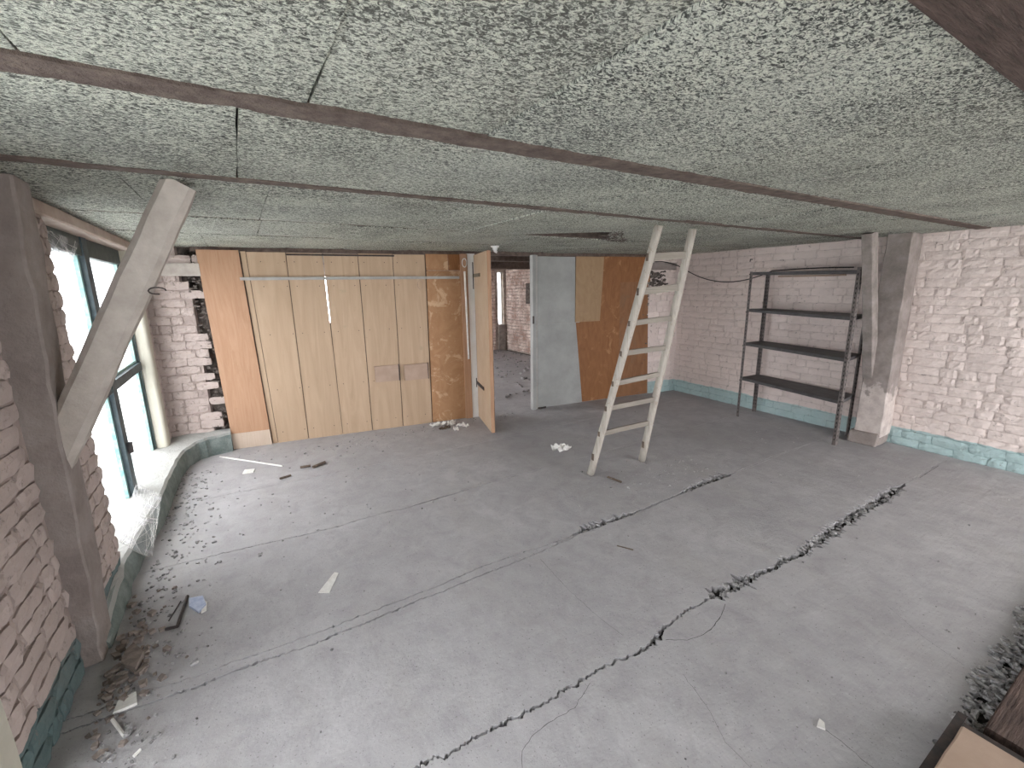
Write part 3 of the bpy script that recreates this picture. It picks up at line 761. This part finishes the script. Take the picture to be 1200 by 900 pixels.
# ---- board partition, left of the doorway
def part_thing(nm, label, cat): return thing(nm, label, cat, (A_.x, A_.y, 0), (0, 0, BANG))
PT = part_thing('board_partition', 'tall partition of orange and beige boards left of the open doorway', 'partition')
def board(nm, par, bl, br, tl, tr, z0, z1, d0, th, mat, **kw):
    """board whose foot spans bl..br and whose head spans tl..tr along the wall"""
    v = []; N = 6
    for k in range(N+1):
        q = k/N; z = z0+(z1-z0)*q; a = bl+(tl-bl)*q; b = br+(tr-br)*q
        bow = .003*math.sin(q*PI)
        v += [(a, -d0, z), (b, -d0, z), (b, -d0-th-bow, z), (a, -d0-th-bow, z)]
    f = [(0, 3, 2, 1), tuple(N*4+i for i in range(4))]
    for k in range(N):
        for i in range(4): f.append((k*4+i, k*4+(i+1) % 4, k*4+4+(i+1) % 4, k*4+4+i))
    me = mesh(nm, v, f); bm = bmesh.new(); bm.from_mesh(me); bmesh.ops.recalc_face_normals(bm, faces=bm.faces); bm.to_mesh(me); bm.free()
    return link(nm, me, mat, par, **kw)
g = .004
board('plank', PT, .0, .365, -.06, .30, .0, 2.06, .02, .014, PLY, label='orange plywood board')
board('plank_patch', PT, .0, .365, -.005, .36, .0, .17, .035, .008, PALEPLY, label='pale patch at the foot of the board')
board('plank', PT, .373, .42, .312, .358, .0, 2.05, .004, .012, BEIGE)
XB = [(.424, .362), (.737, .726), (1.10, 1.082), (1.437, 1.44), (1.80, 1.815), (2.165, 2.185)]
board('joint_light_stop', PT, .33, .40, .27, .34, .0, 2.04, -.04, .04, BROWNBEAM)  # added strip keeping back-room light out of the joint
for i, (b0, t0) in enumerate(XB):
    top = 1.30 if i == 2 else 2.04
    board('joint_light_stop', PT, b0-.03, b0+.03, b0+(t0-b0)*top/2.04-.03, b0+(t0-b0)*top/2.04+.03, .0, top, -.04, .04, BROWNBEAM)  # unseen backing strips, added so the board joints stay dark
for i, ((b0, t0), (b1_, t1_)) in enumerate(zip(XB, XB[1:])):
    gg = .006
    board('plank', PT, b0+(.002), b1_-gg+(.004 if i == 1 else 0), t0+.002, t1_-gg-(.002 if i == 1 else 0), .0, 2.045-.004*(i % 3), .008+.003*(i % 2), .012, BEIGE)
board('plank', PT, 2.17, 2.60, 2.19, 2.665, .0, 1.86, .006, .014, OSB, label='stained orange chipboard')
board('plank', PT, 2.19, 2.455, 2.19, 2.455, 1.865, 2.05, .008, .014, OSB)
board('plank', PT, 2.46, 2.665, 2.46, 2.665, 1.865, 2.05, .006, .014, DKORANGE)
bbox(1.515, 1.785, .018, .05, .585, .775, BROWNBOXM, PT, 'patch_block', .002, label='brown rectangular offcut')
bbox(1.855, 2.135, .018, .05, .575, .765, BROWNBOXM, PT, 'patch_block', .002, label='brown rectangular offcut')
bbox(1.785, 1.795, .018, .055, .585, .78, BROWNBEAM, PT, 'patch_edge', .001); bbox(2.135, 2.145, .018, .055, .575, .77, BROWNBEAM, PT, 'patch_edge', .001)
link('rail', bevbox('rail', (.285, -.065, 1.765), (2.58, -.030, 1.795), .006, seg=2), GREYMETAL, PT, rot=(0, 0, 0), label='grey horizontal rail')
bbox(.73, 1.83, .02, .045, 2.015, 2.03, BLACKIRON, PT, 'lath', .001, label='dark lath drawn for the thin shadow line under the ceiling')  # dark strip stands in for a thin shadow along the board tops
bbox(2.605, 2.69, .004, .05, .0, 2.055, PLY, PT, 'edge_post', .003, label='narrow orange edge post')
v, f = tube([(2.66, -.065, .78), (2.655, -.066, 1.2), (2.648, -.066, 1.85)], .013, 8)
link('rod', mesh('rod', v, f), PAPER, PT, label='pale vertical rod')
v, f = tube([(2.648+.028*math.sin(a), -.066, 1.90+.05-.05*math.cos(a)) for a in [i*2*PI/14 for i in range(15)]], .006, 6)
link('rod_loop', mesh('rod_loop', v, f), PAPER, PT)
bbox(2.692, 2.79, -.02, .035, .0, 2.06, WHITEP, PT, 'white_post', .003, label='white painted door post')
v, f = tube([(2.0+.03*math.cos(a), -.07, 1.66+.05*math.sin(a)) for a in [i*2*PI/16 for i in range(17)]], .003, 5)
v = [(p[0]+.10, p[1], p[2]+.04) for p in v]
link('string_loop', mesh('string_loop', v, f), BROWNBOXM, PT)
# screws
acc = Acc(); rng = random.Random(6)
for (b0, t0) in XB[:-1]:
    for z in (.12, .6, 1.2, 1.7, 1.95):
        for d in (.06, .28): acc.box((b0+d-.004, -.026, z-.004), (b0+d+.004, -.022, z+.004))
link('screw_heads', acc.mesh('screw_heads'), BLACKIRON, PT, kind='stuff')

# ---- door, swung into the room
hx, hy = bp(2.79, .04); da = math.atan2(4.30-hy, 2.335-hx)
D = empty('door_1', (hx, hy, 0), (0, 0, da), kind='structure')
DL = math.hypot(4.30-hy, 2.335-hx)
link('door_leaf', bevbox('door_leaf', (0.01, -.018, .012), (DL, .018, 2.04), .002), CREAM, D)
link('door_edge', bevbox('door_edge', (DL, -.019, .012), (DL+.012, .019, 2.04), .002), PLY, D)
link('door_edge', bevbox('door_edge', (DL-.06, .019, .012), (DL+.010, .026, 1.35), .002), BROWNBEAM, D)
for z in (1.80, .46):
    h_ = link('hinge', bevbox('hinge', (-.005, -.026, z-.02), (.36 if z > 1 else .40, -.0185, z+.02), .002), BRASS if z > 1 else BLACKIRON, D)
    v, f = tube([(-.01, -.03, z-.16 if z > 1 else z-.06), (-.01, -.03, z+.16 if z > 1 else z+.06)], .011, 8)
    link('hinge_pin', mesh('hinge_pin', v, f), BLACKIRON, h_)
    link('hinge_plate', bevbox('hinge_plate', (-.045, -.034, z-.17 if z > 1 else z-.05), (-.012, -.028, z+.17 if z > 1 else z+.05), .002), BLACKIRON, h_)

# ---- partition right of the doorway
PR = part_thing('board_partition', 'partition of a grey sheet and shade-toned orange boards right of the open doorway', 'partition')
bbox(3.555, 3.60, -.01, .075, .0, 2.055, GREYPANEL, PR, 'door_post', .003, label='grey door post')
bbox(3.604, 3.64, -.02, .045, .0, 2.055, GREYMETAL, PR, 'post_strip', .003)
bbox(3.548, 3.57, .073, .085, 1.18, 1.28, BLACKIRON, PR, 'latch_plate', .002, label='black latch plate')
board('sheet', PR, 3.65, 4.36, 3.65, 4.235, .012, 1.16, .010, .018, GREYPANEL, label='grey painted sheet')
board('sheet', PR, 3.65, 4.30, 3.65, 4.215, 1.162, 2.04, .010, .018, GREYPANEL, label='grey painted sheet')
board('plank', PR, 4.22, 4.62, 4.215, 4.665, 1.17, 2.045, .030, .012, MIDBROWN, label='mid brown plywood sheet')
board('plank', PR, 4.20, 5.0, 4.20, 4.975, .008, 1.72, -.006, .012, DKORANGE, label='orange plywood sheet darkened for weak light')
board('plank', PR, 5.003, 5.56, 4.978, 5.47, .008, 1.72, -.009, .012, DKORANGE2, label='brown plywood sheet')
board('plank', PR, 4.62, 5.48, 4.62, 5.46, 1.70, 2.05, .022, .010, DKORANGE, label='orange plywood strip darkened for weak light')
v, f = tube([(3.64, -.05, .012), (3.70, -.055, .012), (3.76, -.05, .014)], .012, 8)
link('floor_bolt', mesh('floor_bolt', v, f), BLACKIRON, PR)

# ---- ladder
b1p, b2p = Vector((2.508, 2.81, 0)), Vector((3.129, 2.782, 0)); t1p, t2p = Vector((2.731, 2.377, 2.085)), Vector((3.148, 2.398, 2.085))
Lc = (b1p+b2p)/2
Lo = thing('ladder', 'whitewashed wooden ladder leaning from the floor up to the ceiling near the doorway', 'ladder', Lc)
def railmesh(p, q, wob):
    pts = [p.lerp(q, k/14) for k in range(15)]
    rr = [.033-.0015*abs(noise.noise(Vector((k*.9, wob, 0)))*4) for k in range(15)]
    v, f = tube(pts, rr, 12); me = mesh('ladder_rail', v, f, True); return me
for i, (p, q) in enumerate(((b1p, t1p), (b2p, t2p))):
    p_ = p-Lc+Vector((0, 0, .004)); q_ = q-Lc+Vector((0, 0, -.002))
    link('ladder_rail', railmesh(p_, q_, i), LADDERM, Lo)
slope = ((t1p+t2p)-(b1p+b2p))/2
rz = [(1.86, 1.885), (1.605, 1.632), (1.358, 1.376), (1.113, 1.118), (.858, .877), (.635, .639), (.402, .405)]
acc = Acc()
for i, (za, zb) in enumerate(rz):
    pa = b1p.lerp(t1p, za/2.085)-Lc; pb = b2p.lerp(t2p, zb/2.085)-Lc
    hh = .028 if i < 2 else .021
    u_ = (pb-pa).normalized(); n_ = Vector((0, -1, .0)); n_ = (n_-u_*n_.dot(u_)).normalized(); u2 = u_.cross(n_)*-1
    v = []; f = []
    N = 6
    for k in range(N+1):
        c_ = (pa-u_*.0).lerp(pb, k/N); sag = .004*noise.noise(Vector((k*1.3, i*3, 0)))
        for (a, b) in ((-.011, -hh), (.011, -hh), (.011, hh), (-.011, hh)):
            v.append(tuple(c_+n_*a+Vector((0, 0, b+sag))))
    for k in range(N):
        for j in range(4): f.append((k*4+j, k*4+(j+1) % 4, k*4+4+(j+1) % 4, k*4+4+j))
    f += [(0, 3, 2, 1), tuple(N*4+j for j in range(4))]
    me = mesh('rung', v, f); bm = bmesh.new(); bm.from_mesh(me); bmesh.ops.recalc_face_normals(bm, faces=bm.faces); bm.to_mesh(me); bm.free()
    link('rung', me, RUNGM, Lo)
    for pp, sg in ((pa, -1), (pb, 1)):
        c_ = pp+u_*.0325*sg
        link('tenon_end', mesh('tenon_end', *box_vf((c_.x-.003, c_.y-.010, c_.z-hh), (c_.x+.003, c_.y+.010, c_.z+hh))), SPLINT, Lo)
for p, q in ((b1p, t1p), (b2p, t2p)):
    for sg in (-1, 1):
        c_ = p.lerp(q, .18/2.085)-Lc
        link('empty_mortise', mesh('empty_mortise', *box_vf((c_.x+.0315*sg-.003, c_.y-.012, c_.z-.03), (c_.x+.0315*sg+.003, c_.y+.012, c_.z+.03))), SPLINT, Lo)

# ---- shelf rack
FR_, FLp, BL_, BR_ = (Vector(p) for p in ((5.09, 1.975), (5.262, 3.165), (5.655, 3.17), (5.50, 2.02)))
SH = thing('shelf_rack', 'dark rusty metal shelf rack with three grey shelves against the pink brick wall', 'shelf', (5.38, 2.6, 0))
so = Vector((5.38, 2.6))
su = (FLp-FR_).normalized(); sn = Vector((su.y, -su.x))
for nm_, p, sa, sb in (('fr', FR_, 1, 1), ('fl', FLp, -1, 1), ('bl', BL_, -1, -1), ('br', BR_, 1, -1)):
    q = p-so; a = math.atan2(su.y, su.x)
    # angle iron: two flanges
    acc = Acc(); top = 1.79
    acc.box((0 if sa > 0 else -.034, -.0015, 0), (.034 if sa > 0 else 0, .0015, top)); yy = (-.034, 0) if sb > 0 else (0, .034)
    acc.box((-.0015, yy[0] if sb < 0 else yy[0], 0), (.0015, yy[1], top))
    po = link('post', acc.mesh('post'), RUSTSTEEL, SH, (q.x, q.y, 0), (0, 0, a))
    acc = Acc(); k = .06
    while k < top-.03:
        s0 = .017 if sa > 0 else -.017
        acc.box((s0-.004, -.0022, k-.010), (s0+.004, .0022, k+.010)); ys = -.017 if sb > 0 else .017
        acc.box((-.0022, ys-.004, k-.010), (.0022, ys+.004, k+.010)); k += .045
    link('punched_holes', acc.mesh('punched_holes'), HOLEM, po, kind='stuff')
def shelf(z, nm='shelf_board'):
    pts = [FR_-so, FLp-so, BL_-so, BR_-so]; c_ = sum(pts, Vector((0, 0)))/4
    pts = [c_+(p-c_)*.985 for p in pts]
    tilt = [z-.018 if z < 1.7 else z-.012, z+.018 if z < 1.7 else z+.01, z+.012, z-.010]
    acc = Acc(); v = []
    for zz in (0, .004):
        for p, tz in zip(pts, tilt): v.append((p.x, p.y, tz+zz-.004))
    acc.add(v, [(0,3,2,1),(4,5,6,7),(0,1,5,4),(1,2,6,5),(2,3,7,6),(3,0,4,7)][::1])
    for i in range(4):                     # turned-down lips
        j = (i+1) % 4; a, b = pts[i], pts[j]; inn = (c_-(a+b)/2).normalized()*.004
        w_ = []
        for zz in (-.034, 0.):
            for p, tz in ((a, tilt[i]), (b, tilt[j]), (b+inn, tilt[j]), (a+inn, tilt[i])): w_.append((p.x, p.y, tz+zz))
        acc.add(w_, [(0,3,2,1),(4,5,6,7),(0,1,5,4),(1,2,6,5),(2,3,7,6),(3,0,4,7)])
    me = acc.mesh(nm); bm = bmesh.new(); bm.from_mesh(me); bmesh.ops.recalc_face_normals(bm, faces=bm.faces); bm.to_mesh(me); bm.free()
    return link(nm, me, SHELFTOP, SH)
for z in (.49, .925, 1.335, 1.775): shelf(z)
for z in (.47, .905, 1.315, 1.76):
    for p in (FR_, FLp):
        q = p-so; link('bolt', mesh('bolt', *box_vf((q.x-.006, q.y-.006, z-.006), (q.x+.004, q.y+.006, z+.006))), BLACKIRON, SH)
solo('pipe_length', mesh('pipe_length', *tube([(5.62, 3.02, 1.73), (5.585, 2.45, 1.725), (5.60, 2.3, 1.727)], .010, 8)), BROWNBOXM, 'short rusty pipe held along the wall under the top of the shelf rack', 'pipe')

# ---- cable from ladder to shelf, on the wall
def sagpts(a, b, sag, n_=18):
    a = Vector(a); b = Vector(b)
    return [a.lerp(b, i/n_)-Vector((0, 0, sag*4*(i/n_)*(1-i/n_))) for i in range(n_+1)]
c0 = Vector((5.20, 4.56, 1.98)); c1 = Vector((5.72, 4.42, 1.86)); c2 = Vector((5.645, 3.12, 1.80)); c3 = Vector((5.50, 2.2, 1.80))
pts = sagpts(c0, c1, -.04, 8)+sagpts(c1, c2, .15, 20)[1:]+sagpts(c2, c3, -.01, 6)[1:]
solo('black_cable', mesh('black_cable', *tube(pts, .006, 8)), CABLEM, 'thin black cable sagging across the pink brick wall from the ladder to the shelf rack', 'cable')
# spikes and pegs in the right wall
def wallpt(y, z, d=.0):
    s_ = (y-R0.y)/ru.y; p = R0+ru*s_+rn*d; return (p.x, p.y, z)
for (px, py, lab) in ((811+33, 292, 'hooked iron spike in the pink wall, highest above the cable'), (882, 304, 'bent iron wall hook just above the left end of the shelf rack')):
    d = fwd+(px-600)/518.1*rt-(py-450)/518.1*up; y_ = 4.2 if px < 860 else 3.45
    tt = 5.74/d.x; p = EYE+d*tt
    q = wallpt(p.y, p.z, .0)
    v, f = tube([Vector(q), Vector(q)+Vector((-.05, 0, .0)), Vector(q)+Vector((-.055, .0, -.03))], .006, 6)
    solo('wall_hook', mesh('wall_hook', v, f), BLACKIRON, lab, 'hook')

# ---- lamp holder on the ceiling near door
p = fl(580, 289, H-.01)
LH = thing('lamp_holder', 'small white lamp holder on the ceiling above the open door', 'lamp', (p.x, p.y, H))
v, f = tube([(0, 0, -.002), (0, 0, -.015), (0, 0, -.02), (.0, 0, -.045)], [.045, .045, .028, .026], 14); link('base', mesh('base', v, f, True), WHITEP, LH)
v, f = tube([(0, 0, -.045), (0, 0, -.05), (.01, -.02, -.07)], [.02, .02, .012], 12); link('socket', mesh('socket', v, f, True), WHITEP, LH)

# ---- brown hatch box, bottom right
HB = thing('hatch_kerb', 'brown painted timber box and dark rail edging the floor hatch in the near right corner', 'kerb', (2.1, .15, 0))
link('box_top', bevbox('box_top', (-.42, -.16, 0), (-.08, .122, .10), .006, jit=.003, cuts=3), BROWNBOXM, HB)
link('dark_edge', bevbox('dark_edge', (-.44, .124, 0), (.0, .150, .085), .004), BLACKIRON, HB)
link('dark_edge', bevbox('dark_edge', (-.077, -.16, 0), (-.05, .122, .09), .004), BLACKIRON, HB)
v, f = beam((.02, .03, .035), (2.6, .02, .035), (0, 1, 0), .10, .07, ch=.15, segs=10, jit=.006)
link('rail', mesh('rail', v, f), BROWNBOARD, HB)

# ---- litter
rng = random.Random(77)
def crumple(sx_, sy_, sz_, n_=7, amp=1.0, seed=0):
    v = []; f = []
    for a in range(n_+1):
        for b in range(n_+1):
            x = (a/n_-.5)*2; y = (b/n_-.5)*2; s_ = Vector((x*2.3, y*2.3, seed))
            v.append((x*sx_*(1+.3*noise.noise(s_)), y*sy_*(1+.3*noise.noise(s_+Vector((3, 3, 3)))), abs(noise.noise(s_*1.6))*sz_*amp*2+.003))
    for a in range(n_):
        for b in range(n_): i = a*(n_+1)+b; f.append((i, i+n_+1, i+n_+2, i+1))
    m0 = len(v); v += [(p[0], p[1], p[2]-.003) for p in v[:m0]]
    f += [tuple(m0+i for i in q[::-1]) for q in f[:]]
    return mesh('crumpled', v, f)
p = fl(658, 527); solo('paper_rag', crumple(.09, .06, .05, seed=1), PAPER, 'crumpled white rag lying on the floor left of the ladder', 'rag', (p.x, p.y, 0))
pile = [(512, 498, .09, .04), (528, 496, .08, .05), (541, 499, .07, .03), (520, 502, .06, .03), (533, 503, .05, .03)]
for i, (a, b, s1, s2) in enumerate(pile):
    p = fl(a, b); solo('paper_scrap', crumple(s1, s2, .03, seed=i+3), PAPER if i != 3 else SPLINT, ['pale torn scrap, leftmost in the litter heap below the stained chipboard', 'largest pale scrap in the middle back of the litter heap by the door', 'pale scrap nearest the white door post in the litter heap', 'dark scrap at the front left of the litter heap by the door', 'small pale scrap at the front of the litter heap by the door'][i], 'litter', (p.x, p.y-.03, .0), (0, 0, i*1.1), group='scraps heaped by the door post')
def flat_poly(name, pix, th, mat, label, cat, z=0.0, tilt=0):
    P_ = [fl(*q) for q in pix]; c_ = sum(P_, Vector())/len(P_)
    n_ = len(P_); v = [(q.x-c_.x, q.y-c_.y, 0) for q in P_]+[(q.x-c_.x, q.y-c_.y, th) for q in P_]
    f = [tuple(range(n_)), tuple(range(n_, 2*n_))]+[(i, (i+1) % n_, n_+(i+1) % n_, n_+i) for i in range(n_)]
    me = mesh(name, v, f); bm = bmesh.new(); bm.from_mesh(me); bmesh.ops.recalc_face_normals(bm, faces=bm.faces); bm.to_mesh(me); bm.free()
    return solo(name, me, mat, label, cat, (c_.x, c_.y, z), (tilt, 0, 0))
flat_poly('card_scrap', [(373,695),(386,695),(397,672),(392,671)], .004, PAPER, 'white pointed card scrap lying alone on the sunlit floor', 'scrap', 0, .0)
flat_poly('white_chip', [(284,556),(297,554),(299,550),(287,551)], .008, PAPER, 'small white flat chip on the floor near the corner plinth', 'scrap')
flat_poly('blue_scrap', [(222,703),(238,700),(242,710),(233,719),(222,712)], .012, BLUEBIT, 'pale blue plastic scrap on the floor near the left wall', 'scrap')
flat_poly('cream_scrap', [(238,704),(243,706),(242,716),(236,719)], .006, PAPER, 'small cream scrap touching the blue plastic scrap', 'scrap')
flat_poly('tile_shard', [(133,838),(161,826),(160,813),(140,822)], .012, PAPER, 'pale tile shard at the foot of the left wall', 'shard')
flat_poly('brick_shard', [(143,785),(160,790),(170,770),(158,760),(148,770)], .035, DIRT, 'brown brick shard against the foot of the left pillar', 'shard')
flat_poly('pebble_white', [(957,852),(967,856),(966,848),(960,843)], .006, PAPER, 'white oval flake lying on the grey floor near the bottom right', 'flake')
def stick(name, pa, pb, r, mat, label, z=None, mid=None):
    a = fl(*pa); b = fl(*pb); z = r if z is None else z
    pts = [Vector((a.x, a.y, z))]+([Vector((fl(*mid).x, fl(*mid).y, z))] if mid else [])+[Vector((b.x, b.y, z))]
    return solo(name, mesh(name, *tube(pts, r, 6)), mat, label, 'stick')
stick('white_rod', (258,536), (331,547), .008, PAPER, 'long thin white rod on the floor near the corner plinth')
stick('dark_splinter', (367,549), (381,543), .014, SPLINT, 'short thick dark splinter right of the white rod')
stick('dark_splinter', (352,549), (364,547), .012, SPLINT, 'short dark splinter nearest the end of the white rod')
stick('wood_splinter', (328,562), (341,558), .010, SPLINT, 'brown splinter just below the white rod')
stick('metal_strip', (194,739), (220,700), .008, BLACKIRON, 'bent dark metal strip beside the blue plastic scrap', mid=(208,736))
stick('thin_wire', (198,728), (212,705), .003, BLACKIRON, 'thin wire left of the bent metal strip')
stick('pale_stick', (132,845), (146,864), .007, PAPER, 'short pale stick beside the tile shard')
stick('wood_splinter', (712,560), (728,566), .009, SPLINT, 'dark splinter on the floor in front of the ladder foot')
stick('wood_splinter', (723,640), (742,645), .004, SPLINT, 'thin splinter on bare floor between the two big cracks')
stick('pale_stick', (157,888), (165,880), .006, PAPER, 'tiny pale stick at the bottom left')
# grit over the floor
acc = Acc(); rng = random.Random(12)
def grit(n_, xr, yr, smin, smax, dens=None):
    k = 0
    while k < n_:
        x = rng.uniform(*xr); y = rng.uniform(*yr)
        if dens and rng.random() > dens(x, y): continue
        s_ = rng.uniform(smin, smax)*(1 if rng.random() < .9 else 1.8)
        acc.add(*rock_vf(s_, s_*.7, s_*.5, rng), Matrix.Translation((x, y, s_*.3)) @ Matrix.Rotation(rng.uniform(0, 6), 4, 'Z')); k += 1
grit(420, (-.6, 5.3), (.4, 5.0), .002, .006)
grit(170, (-.62, 1.6), (3.0, 5.2), .003, .009)
grit(420, (-.66, -.3), (1.6, 4.9), .003, .012, lambda x, y: max(.05, 1-(x+.66)/.36))
grit(150, (.3, 3.0), (4.75, 5.0), .003, .010)
grit(100, (2.4, 3.6), (2.2, 2.9), .003, .008)
grit(420, (2.5, 5.9), (5.6, 10.2), .008, .035)
link('floor_grit', acc.mesh('floor_grit'), STONE, floor, kind='stuff')
acc = Acc()
for i in range(260):
    x = 2.15+rng.random()**1.0*1.6; y = .29+rng.uniform(-.06, .05); s_ = rng.uniform(.006, .018)
    acc.add(*rock_vf(s_*1.4, s_*.7, s_*.6, rng), Matrix.Translation((x, y, s_*.3-.005)) @ Matrix.Rotation(rng.uniform(0, 6), 4, 'Z') @ Matrix.Rotation(rng.uniform(-.5, .5), 4, 'X'))
link('hatch_rubble', acc.mesh('hatch_rubble'), STONE, floor, kind='stuff')
# rubble at the pillar foot
acc = Acc()
for i in range(120):
    x = -.70+abs(rng.gauss(0, .09)); y = 2.35+rng.gauss(0, .22); s_ = rng.uniform(.006, .022)
    acc.add(*rock_vf(s_, s_*.8, s_*.6, rng), Matrix.Translation((x, y, s_*.4)) @ Matrix.Rotation(rng.uniform(0, 6), 4, 'Z'))
link('pillar_rubble', acc.mesh('pillar_rubble'), DIRT, floor, kind='stuff')

# ---- cobwebs at the window
def web(name, label, corners, sag, threads, seed):
    C_ = [Vector(c) for c in corners]; v = []; f = []; N = 8
    ctr = sum(C_, Vector())/4
    for a in range(N+1):
        for b in range(N+1):
            u_ = a/N; w_ = b/N
            p = (C_[0].lerp(C_[1], u_)).lerp(C_[3].lerp(C_[2], u_), w_)
            e = 16*u_*(1-u_)*w_*(1-w_); p = p.lerp(ctr, .0)-Vector((0, 0, sag*e)); v.append(tuple(p-ctr))
    for a in range(N):
        for b in range(N): i = a*(N+1)+b; f.append((i, i+1, i+N+2, i+N+1))
    t_ = thing(name, label, 'cobweb', ctr)
    link('veil', mesh('veil', v, f), WEB, t_, kind='stuff')
    acc = Acc(); r_ = random.Random(seed)
    for i in range(threads):
        s0, s1 = r_.sample(range(4), 2)
        p = C_[s0].lerp(C_[(s0+1) % 4], r_.random()); q = C_[s1].lerp(C_[(s1+1) % 4], r_.random())
        acc.add(*tube([x_-ctr for x_ in sagpts(p, q, sag*.6, 5)], .0006, 3))
    link('threads', acc.mesh('threads'), PAPER, t_, kind='stuff')
web('cobweb', 'dusty white cobweb veil across the foot of the window above the plinth', [(-.755, 3.13, .26), (-.82, 4.1, .27), (-.66, 3.95, .19), (-.64, 3.2, .08)], .03, 40, 1)
web('cobweb', 'grey cobweb hanging under the dark head rail at the top left of the window', [(-.83, 3.2, 2.0), (-.83, 4.0, 1.98), (-.83, 3.7, 1.80), (-.83, 3.3, 1.82)], .02, 30, 2)
